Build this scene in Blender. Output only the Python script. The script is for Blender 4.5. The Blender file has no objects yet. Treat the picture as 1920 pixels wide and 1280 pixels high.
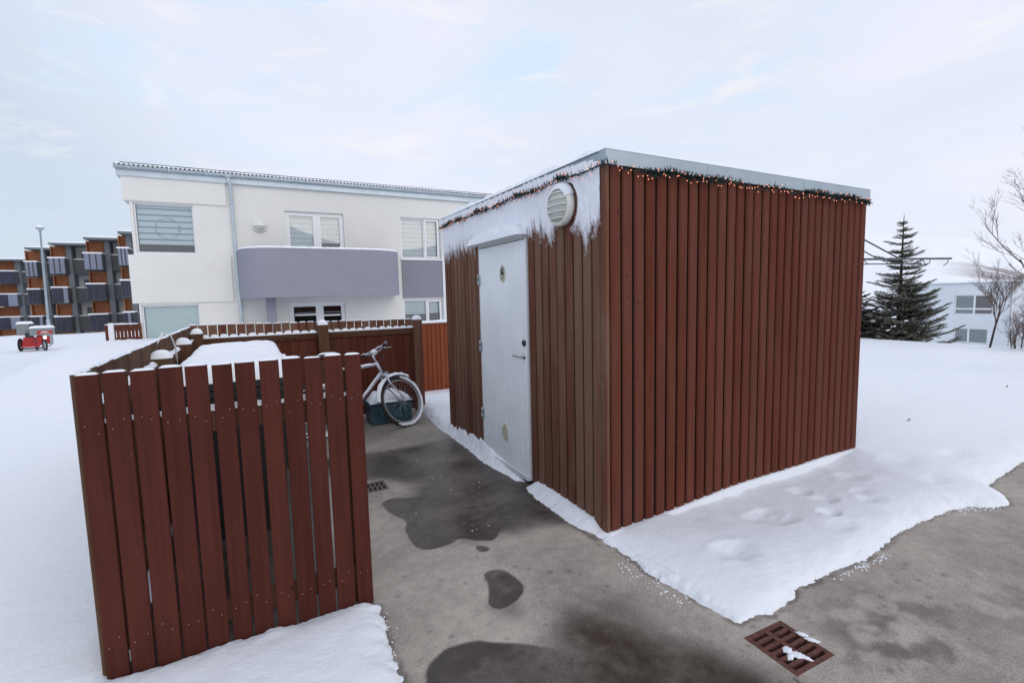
import bpy, math, random
import numpy as np
from mathutils import Vector, Matrix, noise
R = math.radians
random.seed(7)
sc = bpy.context.scene
col = sc.collection

# ------------------------------------------------------------------ camera
F, YAW, PITCH, ROLL, HC = 902.17, R(28.3708), R(5.4343), R(-1.3723), 1.65
fwd = np.array([math.sin(YAW)*math.cos(PITCH), math.cos(YAW)*math.cos(PITCH), -math.sin(PITCH)])
rgt = np.array([math.cos(YAW), -math.sin(YAW), 0.0])
upv = np.cross(rgt, fwd)
r2 = math.cos(ROLL)*rgt + math.sin(ROLL)*upv
u2 = -math.sin(ROLL)*rgt + math.cos(ROLL)*upv
cam = bpy.data.cameras.new('camera'); camo = bpy.data.objects.new('camera', cam); col.objects.link(camo)
cam.sensor_width = 36; cam.lens = F*36/1920; cam.clip_end = 8000; cam.clip_start = 0.05
m = Matrix([[r2[i], u2[i], -fwd[i], (0, 0, HC)[i]] for i in range(3)] + [[0, 0, 0, 1]])
camo.matrix_world = m
sc.camera = camo

def ray(px, py):                      # surveying helper: photo measurement -> direction in the world
    d = np.array([(px-960)/F, -(py-640)/F, 1.0])
    return d[0]*r2 + d[1]*u2 + d[2]*fwd
def hy(px, py, Y):
    d = ray(px, py); t = Y/d[1]; return (d[0]*t, Y, HC+d[2]*t)
def hx(px, py, X):
    d = ray(px, py); t = X/d[0]; return (X, d[1]*t, HC+d[2]*t)

# ------------------------------------------------------------------ light
SUN_EL, SUN_AZ = R(28), R(165)        # azimuth from +Y towards +X
world = bpy.data.worlds.new("World"); sc.world = world; world.use_nodes = True
nt = world.node_tree; nt.nodes.clear()
def N(nt, t, **k):
    n = nt.nodes.new(t)
    for a, b in k.items():
        if a in n.bl_rna.properties.keys(): setattr(n, a, b)
    return n
def mathn(nt, op, a, b=None, clamp=False):
    n = nt.nodes.new('ShaderNodeMath'); n.operation = op; n.use_clamp = clamp
    for i, v in enumerate((a, b)):
        if v is None: continue
        if isinstance(v, (int, float)): n.inputs[i].default_value = v
        else: nt.links.new(v, n.inputs[i])
    return n.outputs[0]
def mixc(nt, f, a, b):
    n = nt.nodes.new('ShaderNodeMix'); n.data_type = 'RGBA'
    for s, v in ((n.inputs[0], f), (n.inputs[6], a), (n.inputs[7], b)):
        if isinstance(v, (int, float)): s.default_value = v
        elif isinstance(v, (tuple, list)): s.default_value = (*v, 1)
        else: nt.links.new(v, s)
    return n.outputs[2]
def maprange(nt, v, a, b, c=0.0, d=1.0):
    n = nt.nodes.new('ShaderNodeMapRange'); n.interpolation_type = 'SMOOTHSTEP'
    nt.links.new(v, n.inputs[0])
    for i, x in enumerate((a, b, c, d)): n.inputs[i+1].default_value = x
    return n.outputs[0]
sky = N(nt, 'ShaderNodeTexSky', sky_type='NISHITA', sun_disc=False)
sky.sun_elevation = SUN_EL; sky.sun_rotation = SUN_AZ
bg1 = N(nt, 'ShaderNodeBackground'); bg1.inputs[1].default_value = 0.12
nt.links.new(sky.outputs[0], bg1.inputs[0])
tc = N(nt, 'ShaderNodeTexCoord')
def wnoise(scale, vscale, det=5, rough=.55, dist=0.0, loc=(0, 0, 0)):
    mp = N(nt, 'ShaderNodeMapping'); mp.inputs['Scale'].default_value = (1, 1, vscale); mp.inputs['Location'].default_value = loc
    nt.links.new(tc.outputs['Generated'], mp.inputs[0])
    n = N(nt, 'ShaderNodeTexNoise'); n.inputs['Scale'].default_value = scale; n.inputs['Detail'].default_value = det
    n.inputs['Roughness'].default_value = rough; n.inputs['Distortion'].default_value = dist
    nt.links.new(mp.outputs[0], n.inputs[0]); return n.outputs[0]
sep = N(nt, 'ShaderNodeSeparateXYZ'); nt.links.new(tc.outputs['Generated'], sep.inputs[0])
zz = sep.outputs[2]
cloud = mixc(nt, maprange(nt, wnoise(2.2, 2.6, 4, .5, .4), .35, .68), (.725, .775, .90), (.80, .82, .935))
leftg = maprange(nt, mathn(nt, 'ADD', mathn(nt, 'MULTIPLY', sep.outputs[0], -1.0), mathn(nt, 'MULTIPLY', zz, -0.9)), -.38, .14)
leftg = mathn(nt, 'MULTIPLY', leftg, maprange(nt, sep.outputs[1], -.1, .6))
cloud = mixc(nt, mathn(nt, 'MULTIPLY', leftg, 1.0), cloud, (.575, .655, .775))
bluep = mathn(nt, 'MULTIPLY', maprange(nt, wnoise(3.1, 3.0, 6, .6, .6, (3.1, .4, 2.0)), .50, .66), maprange(nt, zz, .12, .5))
cloud = mixc(nt, mathn(nt, 'MULTIPLY', bluep, .85), cloud, (.62, .79, .97))
cream = mathn(nt, 'MULTIPLY', maprange(nt, wnoise(5.5, 3.5, 7, .62, .5, (1.3, 5.4, 0)), .53, .70), maprange(nt, zz, .02, .3))
cloud = mixc(nt, mathn(nt, 'MULTIPLY', cream, .42), cloud, (.96, .90, .86))
bg2 = N(nt, 'ShaderNodeBackground'); bg2.inputs[1].default_value = 1.09
nt.links.new(cloud, bg2.inputs[0])
mx = N(nt, 'ShaderNodeMixShader'); mx.inputs[0].default_value = 0.93
nt.links.new(bg1.outputs[0], mx.inputs[1]); nt.links.new(bg2.outputs[0], mx.inputs[2])
wo = N(nt, 'ShaderNodeOutputWorld'); nt.links.new(mx.outputs[0], wo.inputs[0])
sun = bpy.data.lights.new('sun', 'SUN'); sun.energy = 0.70; sun.angle = R(45); sun.color = (1, .90, .78)
suno = bpy.data.objects.new('sun', sun); col.objects.link(suno)
sdir = Vector((math.sin(SUN_AZ)*math.cos(SUN_EL), math.cos(SUN_AZ)*math.cos(SUN_EL), math.sin(SUN_EL)))
suno.rotation_euler = sdir.to_track_quat('Z', 'Y').to_euler()
sc.view_settings.view_transform = 'Standard'; sc.view_settings.look = 'None'
sc.view_settings.exposure = 0.03; sc.view_settings.gamma = 1.0
sc.view_settings.use_curve_mapping = False

# ------------------------------------------------------------------ materials
M = {}
def newmat(name):
    mt = bpy.data.materials.new(name); mt.use_nodes = True
    n = mt.node_tree; b = n.nodes['Principled BSDF']; M[name] = mt
    return mt, n, b
def objnoise(n, scale=(1, 1, 1), s=1.0, det=4, rough=.6, dist=0, coord='Object', loc=(0, 0, 0)):
    t = n.nodes.new('ShaderNodeTexCoord'); mp = n.nodes.new('ShaderNodeMapping')
    mp.inputs['Scale'].default_value = scale; mp.inputs['Location'].default_value = loc
    if coord == 'Position':
        g = n.nodes.new('ShaderNodeNewGeometry'); n.links.new(g.outputs['Position'], mp.inputs[0])
    else: n.links.new(t.outputs[coord], mp.inputs[0])
    k = n.nodes.new('ShaderNodeTexNoise'); k.inputs['Scale'].default_value = s; k.inputs['Detail'].default_value = det
    k.inputs['Roughness'].default_value = rough; k.inputs['Distortion'].default_value = dist
    n.links.new(mp.outputs[0], k.inputs[0]); return k.outputs[0]
def bump(n, b, h, strength=.3, dist=.01):
    k = n.nodes.new('ShaderNodeBump'); k.inputs['Strength'].default_value = strength; k.inputs['Distance'].default_value = dist
    n.links.new(h, k.inputs['Height']); n.links.new(k.outputs[0], b.inputs['Normal'])
def simple(name, c, rough=.6, metal=0, var=.12, s=6.0, spec=.5, bmp=0):
    mt, n, b = newmat(name)
    k = objnoise(n, s=s, coord='Position')
    c2 = tuple(x*(1-var) for x in c); c3 = tuple(min(1, x*(1+var)) for x in c)
    n.links.new(mixc(n, maprange(n, k, .3, .7), c2, c3), b.inputs['Base Color'])
    b.inputs['Roughness'].default_value = rough; b.inputs['Metallic'].default_value = metal
    b.inputs['Specular IOR Level'].default_value = spec
    if bmp: bump(n, b, objnoise(n, s=s*12, coord='Position'), bmp, .003)
    return mt
def wood(name, c1, c2, axis='Z', rough=.65, dirt=None, dirt_amt=0.0, specks=.5, island=.6):
    mt, n, b = newmat(name)
    sx = {'Z': (60, 60, 1.6), 'X': (1.6, 60, 60), 'Y': (60, 1.6, 60)}[axis]
    g = objnoise(n, scale=sx, s=1.0, det=5, rough=.65, dist=.25, coord='Position')
    big = objnoise(n, scale=tuple(v*.06 if v > 10 else v*.6 for v in sx), s=1.4, det=3, coord='Position')
    geo = n.nodes.new('ShaderNodeNewGeometry')
    isl = geo.outputs['Random Per Island']
    f = mathn(n, 'ADD', mathn(n, 'MULTIPLY', g, .55), mathn(n, 'MULTIPLY', big, .45))
    f = mathn(n, 'ADD', mathn(n, 'MULTIPLY', mathn(n, 'SUBTRACT', isl, .5), island*.45), f)
    c = mixc(n, maprange(n, f, .25, .75), c1, c2)
    if dirt:
        d = objnoise(n, scale=tuple(v*.22 if v > 10 else v*.8 for v in sx), s=1.0, det=6, rough=.7, coord='Position', loc=(4, 2, 9))
        fd = mathn(n, 'MULTIPLY', maprange(n, mathn(n, 'ADD', d, mathn(n, 'MULTIPLY', isl, .22)), .45, .78), dirt_amt)
        c = mixc(n, fd, c, dirt)
    # knots and little pale chips
    for scl, th, cc, am in ((8, .06, tuple(x*.4 for x in c1), .8), (13, .055, (.34, .24, .18), specks)):
        v = n.nodes.new('ShaderNodeTexVoronoi'); v.inputs['Scale'].default_value = scl; v.inputs['Randomness'].default_value = 1
        mp = n.nodes.new('ShaderNodeMapping'); mp.inputs['Scale'].default_value = {'Z': (1, 1, .45), 'X': (.45, 1, 1), 'Y': (1, .45, 1)}[axis]
        n.links.new(geo.outputs['Position'], mp.inputs[0]); n.links.new(mp.outputs[0], v.inputs[0])
        c = mixc(n, mathn(n, 'MULTIPLY', maprange(n, v.outputs['Distance'], th, th*.5), am), c, cc)
    n.links.new(c, b.inputs['Base Color'])
    b.inputs['Roughness'].default_value = rough
    b.inputs['Specular IOR Level'].default_value = .06
    bump(n, b, g, .45, .005)
    return mt
wood('shed_red', (.088, .0235, .0150), (.142, .0410, .0260), dirt=(.125, .058, .042), dirt_amt=.4, island=.28)
wood('shed_brown', (.110, .040, .027), (.205, .088, .056), dirt=(.190, .125, .088), dirt_amt=.7, island=.45)
wood('fence_red', (.054, .0160, .0120), (.092, .0265, .0195), rough=.62, specks=.12, island=.35)
wood('fence_brown', (.060, .030, .018), (.15, .066, .036), dirt=(.12, .085, .055), dirt_amt=.7)
wood('fence_brown_x', (.055, .022, .014), (.13, .048, .03), axis='X', dirt=(.12, .085, .055), dirt_amt=.5)
wood('orange_wood', (.17, .046, .022), (.27, .075, .034), specks=.1, island=.4)
wood('balcony_wood', (.26, .10, .052), (.46, .19, .095), specks=.0, island=.4)
wood('bark', (.035, .028, .024), (.11, .09, .08), rough=.9)
simple('twig', (.17, .13, .115), .9, var=.3)
simple('dark_gap', (.012, .007, .006), .9)
simple('white_paint', (.72, .74, .755), .45, var=.03, s=1.4)
simple('door_white', (.86, .90, .93), .4, var=.05, s=2.2)
simple('stucco', (.715, .71, .675), .85, var=.025, s=1.1, bmp=.15)
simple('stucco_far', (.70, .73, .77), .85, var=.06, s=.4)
simple('grey_render', (.27, .27, .325), .8, var=.03, s=1.5, bmp=.1)
simple('grey_panel', (.235, .235, .275), .8, var=.03, s=1.5)
simple('galv', (.40, .47, .52), .42, .6, var=.08, s=4)
simple('zinc_trim', (.36, .42, .46), .4, .4, var=.07, s=3)
simple('gutter', (.50, .57, .62), .4, .3, var=.06, s=4)
simple('steel', (.45, .45, .46), .3, .9, var=.15, s=30)
simple('steel_dark', (.10, .11, .12), .5, .7, var=.2, s=20)
simple('black_rubber', (.018, .018, .02), .7, var=.2)
simple('black_plastic', (.02, .021, .024), .45, var=.2)
simple('bin_grey', (.016, .018, .020), .5, var=.15)
simple('bike_silver', (.50, .52, .60), .3, .5, var=.1, s=14)
simple('crate_teal', (.022, .075, .105), .45, var=.35, s=14)
simple('red_plastic', (.42, .012, .014), .4, var=.1)
simple('box_grey', (.20, .23, .235), .5, var=.1)
simple('lamp_cream', (.72, .72, .66), .4, var=.03)
simple('vent_cream', (.56, .57, .44), .5, var=.05)
simple('lens', (.46, .49, .44), .25, var=.06, s=10)
simple('rust', (.105, .038, .026), .75, var=.4, s=40, bmp=.5)
simple('iron_dark', (.10, .078, .070), .7, var=.4, s=40, bmp=.4)
simple('void', (.006, .006, .006), .9)
simple('interior', (.035, .03, .03), .9)
simple('apt_grey', (.15, .17, .185), .7, var=.08, s=.6)
simple('apt_dark', (.075, .080, .090), .6, var=.08, s=.6)
simple('apt_white', (.62, .63, .63), .8, var=.06, s=.6)
simple('apt_glass_dark', (.014, .017, .042), .2, var=.5, s=.8)
simple('apt_glass_pale', (.18, .205, .275), .3, var=.08, s=.8)
simple('apt_window', (.03, .045, .055), .15, var=.6, s=1.2)
simple('win_far', (.10, .15, .17), .15, var=.35, s=3)
simple('curtain', (.33, .38, .40), .8, var=.1, s=8)
simple('curtain_red', (.05, .016, .02), .8, var=.3, s=8)
simple('needles', (.085, .088, .052), .7, var=.45, s=5)
simple('needles_pale', (.23, .205, .135), .7, var=.4, s=5)
simple('garland_green', (.012, .022, .020), .6, var=.5, s=30)
simple('frosted_pane', (.68, .80, .80), .35, var=.05, s=2)
simple('wreath', (.50, .50, .47), .8, var=.4, s=30)
simple('sticker_white', (.75, .77, .76), .6)
simple('paper', (.62, .62, .50), .6)
simple('ink', (.02, .02, .02), .6)
simple('sash_white', (.76, .78, .79), .35, var=.02)
def emis(name, c, s):
    mt, n, b = newmat(name); b.inputs['Base Color'].default_value = (*c, 1)
    b.inputs['Emission Color'].default_value = (*c, 1); b.inputs['Emission Strength'].default_value = s
emis('bulb_on', (1, .33, .18), 1.5); emis('headlight_on', (1, .95, .9), 2.5)
def glassmat(name, tint, refl):
    mt, n, b = newmat(name); n.nodes.remove(b)
    t = n.nodes.new('ShaderNodeBsdfTransparent'); t.inputs[0].default_value = (*tint, 1)
    g = n.nodes.new('ShaderNodeBsdfGlossy'); g.inputs['Roughness'].default_value = .02
    fr = n.nodes.new('ShaderNodeFresnel'); fr.inputs[0].default_value = 1.5
    f = mathn(n, 'ADD', mathn(n, 'MULTIPLY', fr.outputs[0], 1.3), refl, clamp=True)
    x = n.nodes.new('ShaderNodeMixShader'); n.links.new(f, x.inputs[0]); n.links.new(t.outputs[0], x.inputs[1]); n.links.new(g.outputs[0], x.inputs[2])
    n.links.new(x.outputs[0], n.nodes['Material Output'].inputs[0])
glassmat('glass', (.90, .96, .97), .13)
def blindmat(name, light, dark, period, duty):
    mt, n, b = newmat(name)
    g = n.nodes.new('ShaderNodeNewGeometry'); s = n.nodes.new('ShaderNodeSeparateXYZ'); n.links.new(g.outputs['Position'], s.inputs[0])
    fr = mathn(n, 'FRACT', mathn(n, 'DIVIDE', s.outputs[2], period))
    n.links.new(mixc(n, maprange(n, fr, duty-.06, duty+.06), light, dark), b.inputs['Base Color']); b.inputs['Roughness'].default_value = .8
blindmat('blind_big', (.82, .90, .97), (.22, .31, .37), .162, .76)
blindmat('blind_fine', (.70, .77, .80), (.42, .48, .52), .148, .80)
simple('blind_plain', (.66, .73, .74), .8, var=.03)
# snow
mt, n, b = newmat('snow')
g1 = objnoise(n, s=3.0, det=4, coord='Position'); g2 = objnoise(n, s=38, det=5, rough=.65, coord='Position'); g3 = objnoise(n, s=240, det=2, coord='Position')
n.links.new(mixc(n, g1, (.83, .865, .925), (.875, .895, .935)), b.inputs['Base Color'])
b.inputs['Roughness'].default_value = .62; b.inputs['Specular IOR Level'].default_value = .25
g4 = objnoise(n, scale=(1, 1.8, 1), s=9, det=5, rough=.6, dist=.4, coord='Position')
bump(n, b, mathn(n, 'ADD', mathn(n, 'MULTIPLY', g4, .5), mathn(n, 'ADD', mathn(n, 'MULTIPLY', g2, .32), mathn(n, 'MULTIPLY', g3, .18))), .55, .022)
# frost on boards
mt, n, b = newmat('frost')
g1 = objnoise(n, scale=(1, 1, .25), s=26, det=5, rough=.7, coord='Position')
ta = n.nodes.new('ShaderNodeAttribute'); ta.attribute_name = 'thick'
gf = objnoise(n, scale=(1, 1, .18), s=60, det=5, rough=.7, coord='Position')
thin = mathn(n, 'MULTIPLY', maprange(n, mathn(n, 'ADD', ta.outputs['Fac'], mathn(n, 'MULTIPLY', gf, -.42)), -.09, -.20), 1.0)
thin = mathn(n, 'MULTIPLY', thin, mathn(n, 'GREATER_THAN', ta.outputs['Fac'], -.5))
isf = mathn(n, 'COMPARE', ta.outputs['Fac'], 0.0); isf.node.inputs[2].default_value = 1e-7
thin = mathn(n, 'MULTIPLY', thin, mathn(n, 'SUBTRACT', 1.0, isf))
n.links.new(mixc(n, mathn(n, 'MULTIPLY', thin, .75), mixc(n, maprange(n, g1, .3, .7), (.78, .81, .88), (.88, .90, .95)), (.14, .075, .055)), b.inputs['Base Color']); b.inputs['Roughness'].default_value = .75
bump(n, b, g1, .6, .006)
# concrete
mt, n, b = newmat('concrete')
a = n.nodes.new('ShaderNodeAttribute'); a.attribute_name = 'wet'
n1 = objnoise(n, s=1.6, det=6, rough=.62, coord='Position'); n2 = objnoise(n, s=14, det=6, rough=.7, coord='Position'); n3 = objnoise(n, s=150, det=3, rough=.7, coord='Position')
n5 = objnoise(n, s=60, det=2, rough=.5, coord='Position', loc=(9, 9, 9))
f = mathn(n, 'ADD', mathn(n, 'MULTIPLY', n1, .36), mathn(n, 'ADD', mathn(n, 'MULTIPLY', n2, .22), mathn(n, 'MULTIPLY', n3, .55)))
cc = mixc(n, maprange(n, f, .42, .72), (.225, .196, .172), (.53, .465, .41))
cc = mixc(n, mathn(n, 'MULTIPLY', maprange(n, n5, .62, .74), .3), cc, (.05, .043, .038))
n4 = objnoise(n, scale=(1.1, 42, 1), s=1.0, det=2, dist=.6, coord='Position')
cc = mixc(n, mathn(n, 'MULTIPLY', maprange(n, n4, .66, .70), .18), cc, (.50, .47, .43))
wetc = mixc(n, maprange(n, f, .35, .65), (.018, .0125, .0095), (.043, .031, .024))
wf = mathn(n, 'MULTIPLY', a.outputs['Fac'], 1.0)
n.links.new(mixc(n, wf, cc, wetc), b.inputs['Base Color'])
n.links.new(mathn(n, 'SUBTRACT', .82, mathn(n, 'MULTIPLY', wf, mathn(n, 'MULTIPLY', maprange(n, n2, .25, .7, .9, 1.1), .48))), b.inputs['Roughness'])
b.inputs['Specular IOR Level'].default_value = .4
bk = n.nodes.new('ShaderNodeBump'); bk.inputs['Distance'].default_value = .004
n.links.new(mathn(n, 'SUBTRACT', .5, mathn(n, 'MULTIPLY', wf, .42)), bk.inputs['Strength'])
n.links.new(mathn(n, 'ADD', mathn(n, 'MULTIPLY', n2, .4), mathn(n, 'MULTIPLY', n3, .6)), bk.inputs['Height']); n.links.new(bk.outputs[0], b.inputs['Normal'])
# mountain
mt, n, b = newmat('mountain')
g1 = objnoise(n, scale=(1, 1, 3), s=.03, det=7, rough=.7, coord='Position')
g = n.nodes.new('ShaderNodeAttribute'); g.attribute_name = 'bare'
n.links.new(mixc(n, mathn(n, 'MULTIPLY', g.outputs['Fac'], maprange(n, g1, .33, .52)), (.93, .94, .96), (.33, .29, .30)), b.inputs['Base Color']); b.inputs['Roughness'].default_value = .9

# ------------------------------------------------------------------ mesh builder
BASE = {}
def tag(o, label=None, cat=None, group=None, kind=None):
    if label: o['label'] = label
    if cat: o['category'] = cat
    if group: o['group'] = group
    if kind: o['kind'] = kind
    return o
def thing(name, loc, label, cat, group=None):
    o = bpy.data.objects.new(name, None); o.empty_display_size = .2; col.objects.link(o); o.location = loc
    BASE[o.name] = Vector(loc); return tag(o, label, cat, group)
class MB:
    def __init__(s): s.v = []; s.f = []; s.m = []; s.X = None; s.sm = []
    def add(s, vs, fs, mi=0, smooth=False):
        k = len(s.v)
        s.v += [tuple(s.X @ Vector(p)) for p in vs] if s.X is not None else [tuple(p) for p in vs]
        for f in fs: s.f.append(tuple(i+k for i in f)); s.m.append(mi); s.sm.append(smooth)
    def box(s, x0, y0, z0, x1, y1, z1, mi=0):
        x0, x1 = min(x0, x1), max(x0, x1); y0, y1 = min(y0, y1), max(y0, y1); z0, z1 = min(z0, z1), max(z0, z1)
        s.add([(x0, y0, z0), (x1, y0, z0), (x1, y1, z0), (x0, y1, z0), (x0, y0, z1), (x1, y0, z1), (x1, y1, z1), (x0, y1, z1)],
              [(0, 3, 2, 1), (4, 5, 6, 7), (0, 1, 5, 4), (1, 2, 6, 5), (2, 3, 7, 6), (3, 0, 4, 7)], mi)
    def cbox(s, x0, y0, z0, x1, y1, z1, c=.004, mi=0):        # box with chamfered vertical edges and top
        pl = [(x0+c, y0), (x1-c, y0), (x1, y0+c), (x1, y1-c), (x1-c, y1), (x0+c, y1), (x0, y1-c), (x0, y0+c)]
        ctr = ((x0+x1)/2, (y0+y1)/2); k = 1-2*c/max(x1-x0, y1-y0)
        def sh(p): return (ctr[0]+(p[0]-ctr[0])*(1-2*c/(x1-x0)), ctr[1]+(p[1]-ctr[1])*(1-2*c/(y1-y0)))
        vs = [(p[0], p[1], z0) for p in pl]+[(p[0], p[1], z1-c) for p in pl]+[(*sh(p), z1) for p in pl]
        fs = [tuple(range(7, -1, -1)), tuple(range(16, 24))]
        for r in (0, 8):
            for i in range(8): j = (i+1) % 8; fs.append((r+i, r+j, r+j+8, r+i+8))
        s.add(vs, fs, mi)
    def tube(s, pts, rad, n=8, mi=0, smooth=True, caps=True, closed=False):
        pts = [Vector(p) for p in pts]; L = len(pts)
        if isinstance(rad, (int, float)): rad = [rad]*L
        vs = []; ref = None
        for i, p in enumerate(pts):
            if closed: t = (pts[(i+1) % L]-pts[i-1]).normalized()
            else: t = (pts[min(i+1, L-1)]-pts[max(i-1, 0)]).normalized()
            if ref is None: ref = Vector((0, 0, 1)) if abs(t.z) < .9 else Vector((1, 0, 0))
            a = t.cross(ref)
            if a.length < 1e-4: a = t.cross(Vector((0, 1, 0)))
            a.normalize(); bb = a.cross(t); ref = bb if L > 2 else ref
            for k in range(n):
                th = 2*math.pi*k/n; vs.append(p+(a*math.cos(th)+bb*math.sin(th))*rad[i])
        fs = []
        for i in range(L if closed else L-1):
            i2 = (i+1) % L
            for k in range(n): k2 = (k+1) % n; fs.append((i*n+k, i*n+k2, i2*n+k2, i2*n+k))
        if caps and not closed: fs += [tuple(range(n-1, -1, -1)), tuple((L-1)*n+k for k in range(n))]
        s.add(vs, fs, mi, smooth)
    def lathe(s, c, axis, prof, n=32, mi=0, smooth=True, flip=False):   # prof: (radius, offset along axis)
        c = Vector(c); ax = Vector(axis).normalized(); a = ax.cross(Vector((0, 0, 1)) if abs(ax.z) < .9 else Vector((1, 0, 0))).normalized(); bb = ax.cross(a)
        vs = []; fs = []
        for r, h in prof:
            for k in range(n): th = 2*math.pi*k/n; vs.append(c+ax*h+(a*math.cos(th)+bb*math.sin(th))*r)
        for i in range(len(prof)-1):
            for k in range(n): k2 = (k+1) % n; fs.append((i*n+k, i*n+k2, (i+1)*n+k2, (i+1)*n+k))
        fs.append(tuple((len(prof)-1)*n+k for k in range(n))); fs.append(tuple(range(n-1, -1, -1)))
        s.add(vs, fs, mi, smooth)
    def ball(s, c, r, sc3=(1, 1, 1), n=8, mi=0):
        vs = []; fs = []
        for i in range(n//2+1):
            ph = math.pi*i/(n//2)
            for k in range(n): th = 2*math.pi*k/n; vs.append((c[0]+r*sc3[0]*math.sin(ph)*math.cos(th), c[1]+r*sc3[1]*math.sin(ph)*math.sin(th), c[2]+r*sc3[2]*math.cos(ph)))
        for i in range(n//2):
            for k in range(n): k2 = (k+1) % n; fs.append((i*n+k, (i+1)*n+k, (i+1)*n+k2, i*n+k2))
        s.add(vs, fs, mi, True)
    def mound(s, x0, x1, y0, y1, z, h, nx=8, ny=5, amp=.25, p=3.0, mi=0, over=.0, zf=None):
        vs = []; sd = random.random()*99
        for j in range(ny+1):
            for i in range(nx+1):
                u = 2*i/nx-1; v = 2*j/ny-1
                x = x0+(x1-x0)*i/nx; y = y0+(y1-y0)*j/ny
                k = max(0, (1-abs(u)**p))**.5*max(0, (1-abs(v)**p))**.5
                nz = 1+amp*(noise.noise(Vector((x*9+sd, y*9, sd)))*1.4)
                zb = z if zf is None else zf(x, y)
                vs.append((x, y, zb+h*k*nz-over*(1-k)))
        W = nx+1
        fs = [(j*W+i, j*W+i+1, (j+1)*W+i+1, (j+1)*W+i) for j in range(ny) for i in range(nx)]
        s.add(vs, fs, mi, True)
    def build(s, name, mats, parent=None, origin=None, smooth_angle=None):
        me = bpy.data.meshes.new(name); o = bpy.data.objects.new(name, me); col.objects.link(o)
        base = Vector((0, 0, 0))
        if parent is not None: o.parent = parent; base = BASE[parent.name]
        elif origin is not None: base = Vector(origin); o.location = base
        BASE[o.name] = base
        me.from_pydata([(p[0]-base[0], p[1]-base[1], p[2]-base[2]) for p in s.v], [], s.f)
        if isinstance(mats, str): mats = [mats]
        for k in mats: me.materials.append(M[k])
        me.polygons.foreach_set('material_index', s.m); me.polygons.foreach_set('use_smooth', s.sm)
        me.update(); return o
def smooth01(t): t = np.clip(t, 0, 1); return t*t*(3-2*t)
# numpy value noise
_rs = np.random.RandomState(5); _T = _rs.rand(256, 256)
def vnoise(x, y):
    xi = np.floor(x).astype(int); yi = np.floor(y).astype(int); fx = x-xi; fy = y-yi
    fx = fx*fx*(3-2*fx); fy = fy*fy*(3-2*fy); g = lambda a, b: _T[a % 256, b % 256]
    return (g(xi, yi)*(1-fx)+g(xi+1, yi)*fx)*(1-fy)+(g(xi, yi+1)*(1-fx)+g(xi+1, yi+1)*fx)*fy-.5
def fbm(x, y, o=4):
    r = 0; a = 1.0
    for k in range(o): r = r+a*vnoise(x*2**k+17*k, y*2**k+31*k); a *= .5
    return r
def polysd(X, Y, poly):               # signed distance, positive outside
    P = np.array(poly, float); d = np.full(X.shape, 1e9); ins = np.zeros(X.shape, bool)
    for i in range(len(P)):
        a = P[i-1]; b = P[i]; e = b-a; w0 = X-a[0]; w1 = Y-a[1]
        t = np.clip((w0*e[0]+w1*e[1])/(e@e+1e-12), 0, 1)
        d = np.minimum(d, np.hypot(w0-t*e[0], w1-t*e[1]))
        c = ((a[1] > Y) != (b[1] > Y)) & (X < (b[0]-a[0])*(Y-a[1])/(b[1]-a[1]+1e-12)+a[0]); ins ^= c
    return np.where(ins, -d, d)
def spacing(segs):                    # [(start, end, step)...]
    out = []
    for a, b, s in segs:
        k = max(1, int(round((b-a)/s))); out += list(np.linspace(a, b, k, endpoint=False))
    out.append(segs[-1][1]); return np.array(out)
def grow(a, s, end, g=1.12):
    out = []; x = a
    while abs(x) < abs(end): x += s*(1 if end > a else -1); s *= g; out.append(x)
    return out
def gridmesh(name, xs, ys, Z, keep, mat, attrs={}, smooth=True):
    nx, ny = len(xs), len(ys)
    X, Y = np.meshgrid(xs, ys)
    idx = np.arange(nx*ny).reshape(ny, nx)
    q = np.stack([idx[:-1, :-1], idx[:-1, 1:], idx[1:, 1:], idx[1:, :-1]], -1).reshape(-1, 4)
    kf = (keep[:-1, :-1] | keep[:-1, 1:] | keep[1:, 1:] | keep[1:, :-1]).reshape(-1)
    q = q[kf]; used = np.unique(q); rem = -np.ones(nx*ny, int); rem[used] = np.arange(len(used)); q = rem[q]
    V = np.stack([X.ravel(), Y.ravel(), Z.ravel()], -1)[used]
    me = bpy.data.meshes.new(name)
    me.vertices.add(len(V)); me.vertices.foreach_set('co', V.ravel().astype(np.float32))
    me.loops.add(len(q)*4); me.loops.foreach_set('vertex_index', q.ravel().astype(np.int32))
    me.polygons.add(len(q)); me.polygons.foreach_set('loop_start', (np.arange(len(q))*4).astype(np.int32))
    me.polygons.foreach_set('use_smooth', np.full(len(q), smooth))
    for k, a in attrs.items():
        at = me.attributes.new(k, 'FLOAT', 'POINT'); at.data.foreach_set('value', a.ravel()[used].astype(np.float32))
    me.update(calc_edges=True); me.materials.append(M[mat])
    o = bpy.data.objects.new(name, me); col.objects.link(o); o['kind'] = 'structure'; return o

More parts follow.
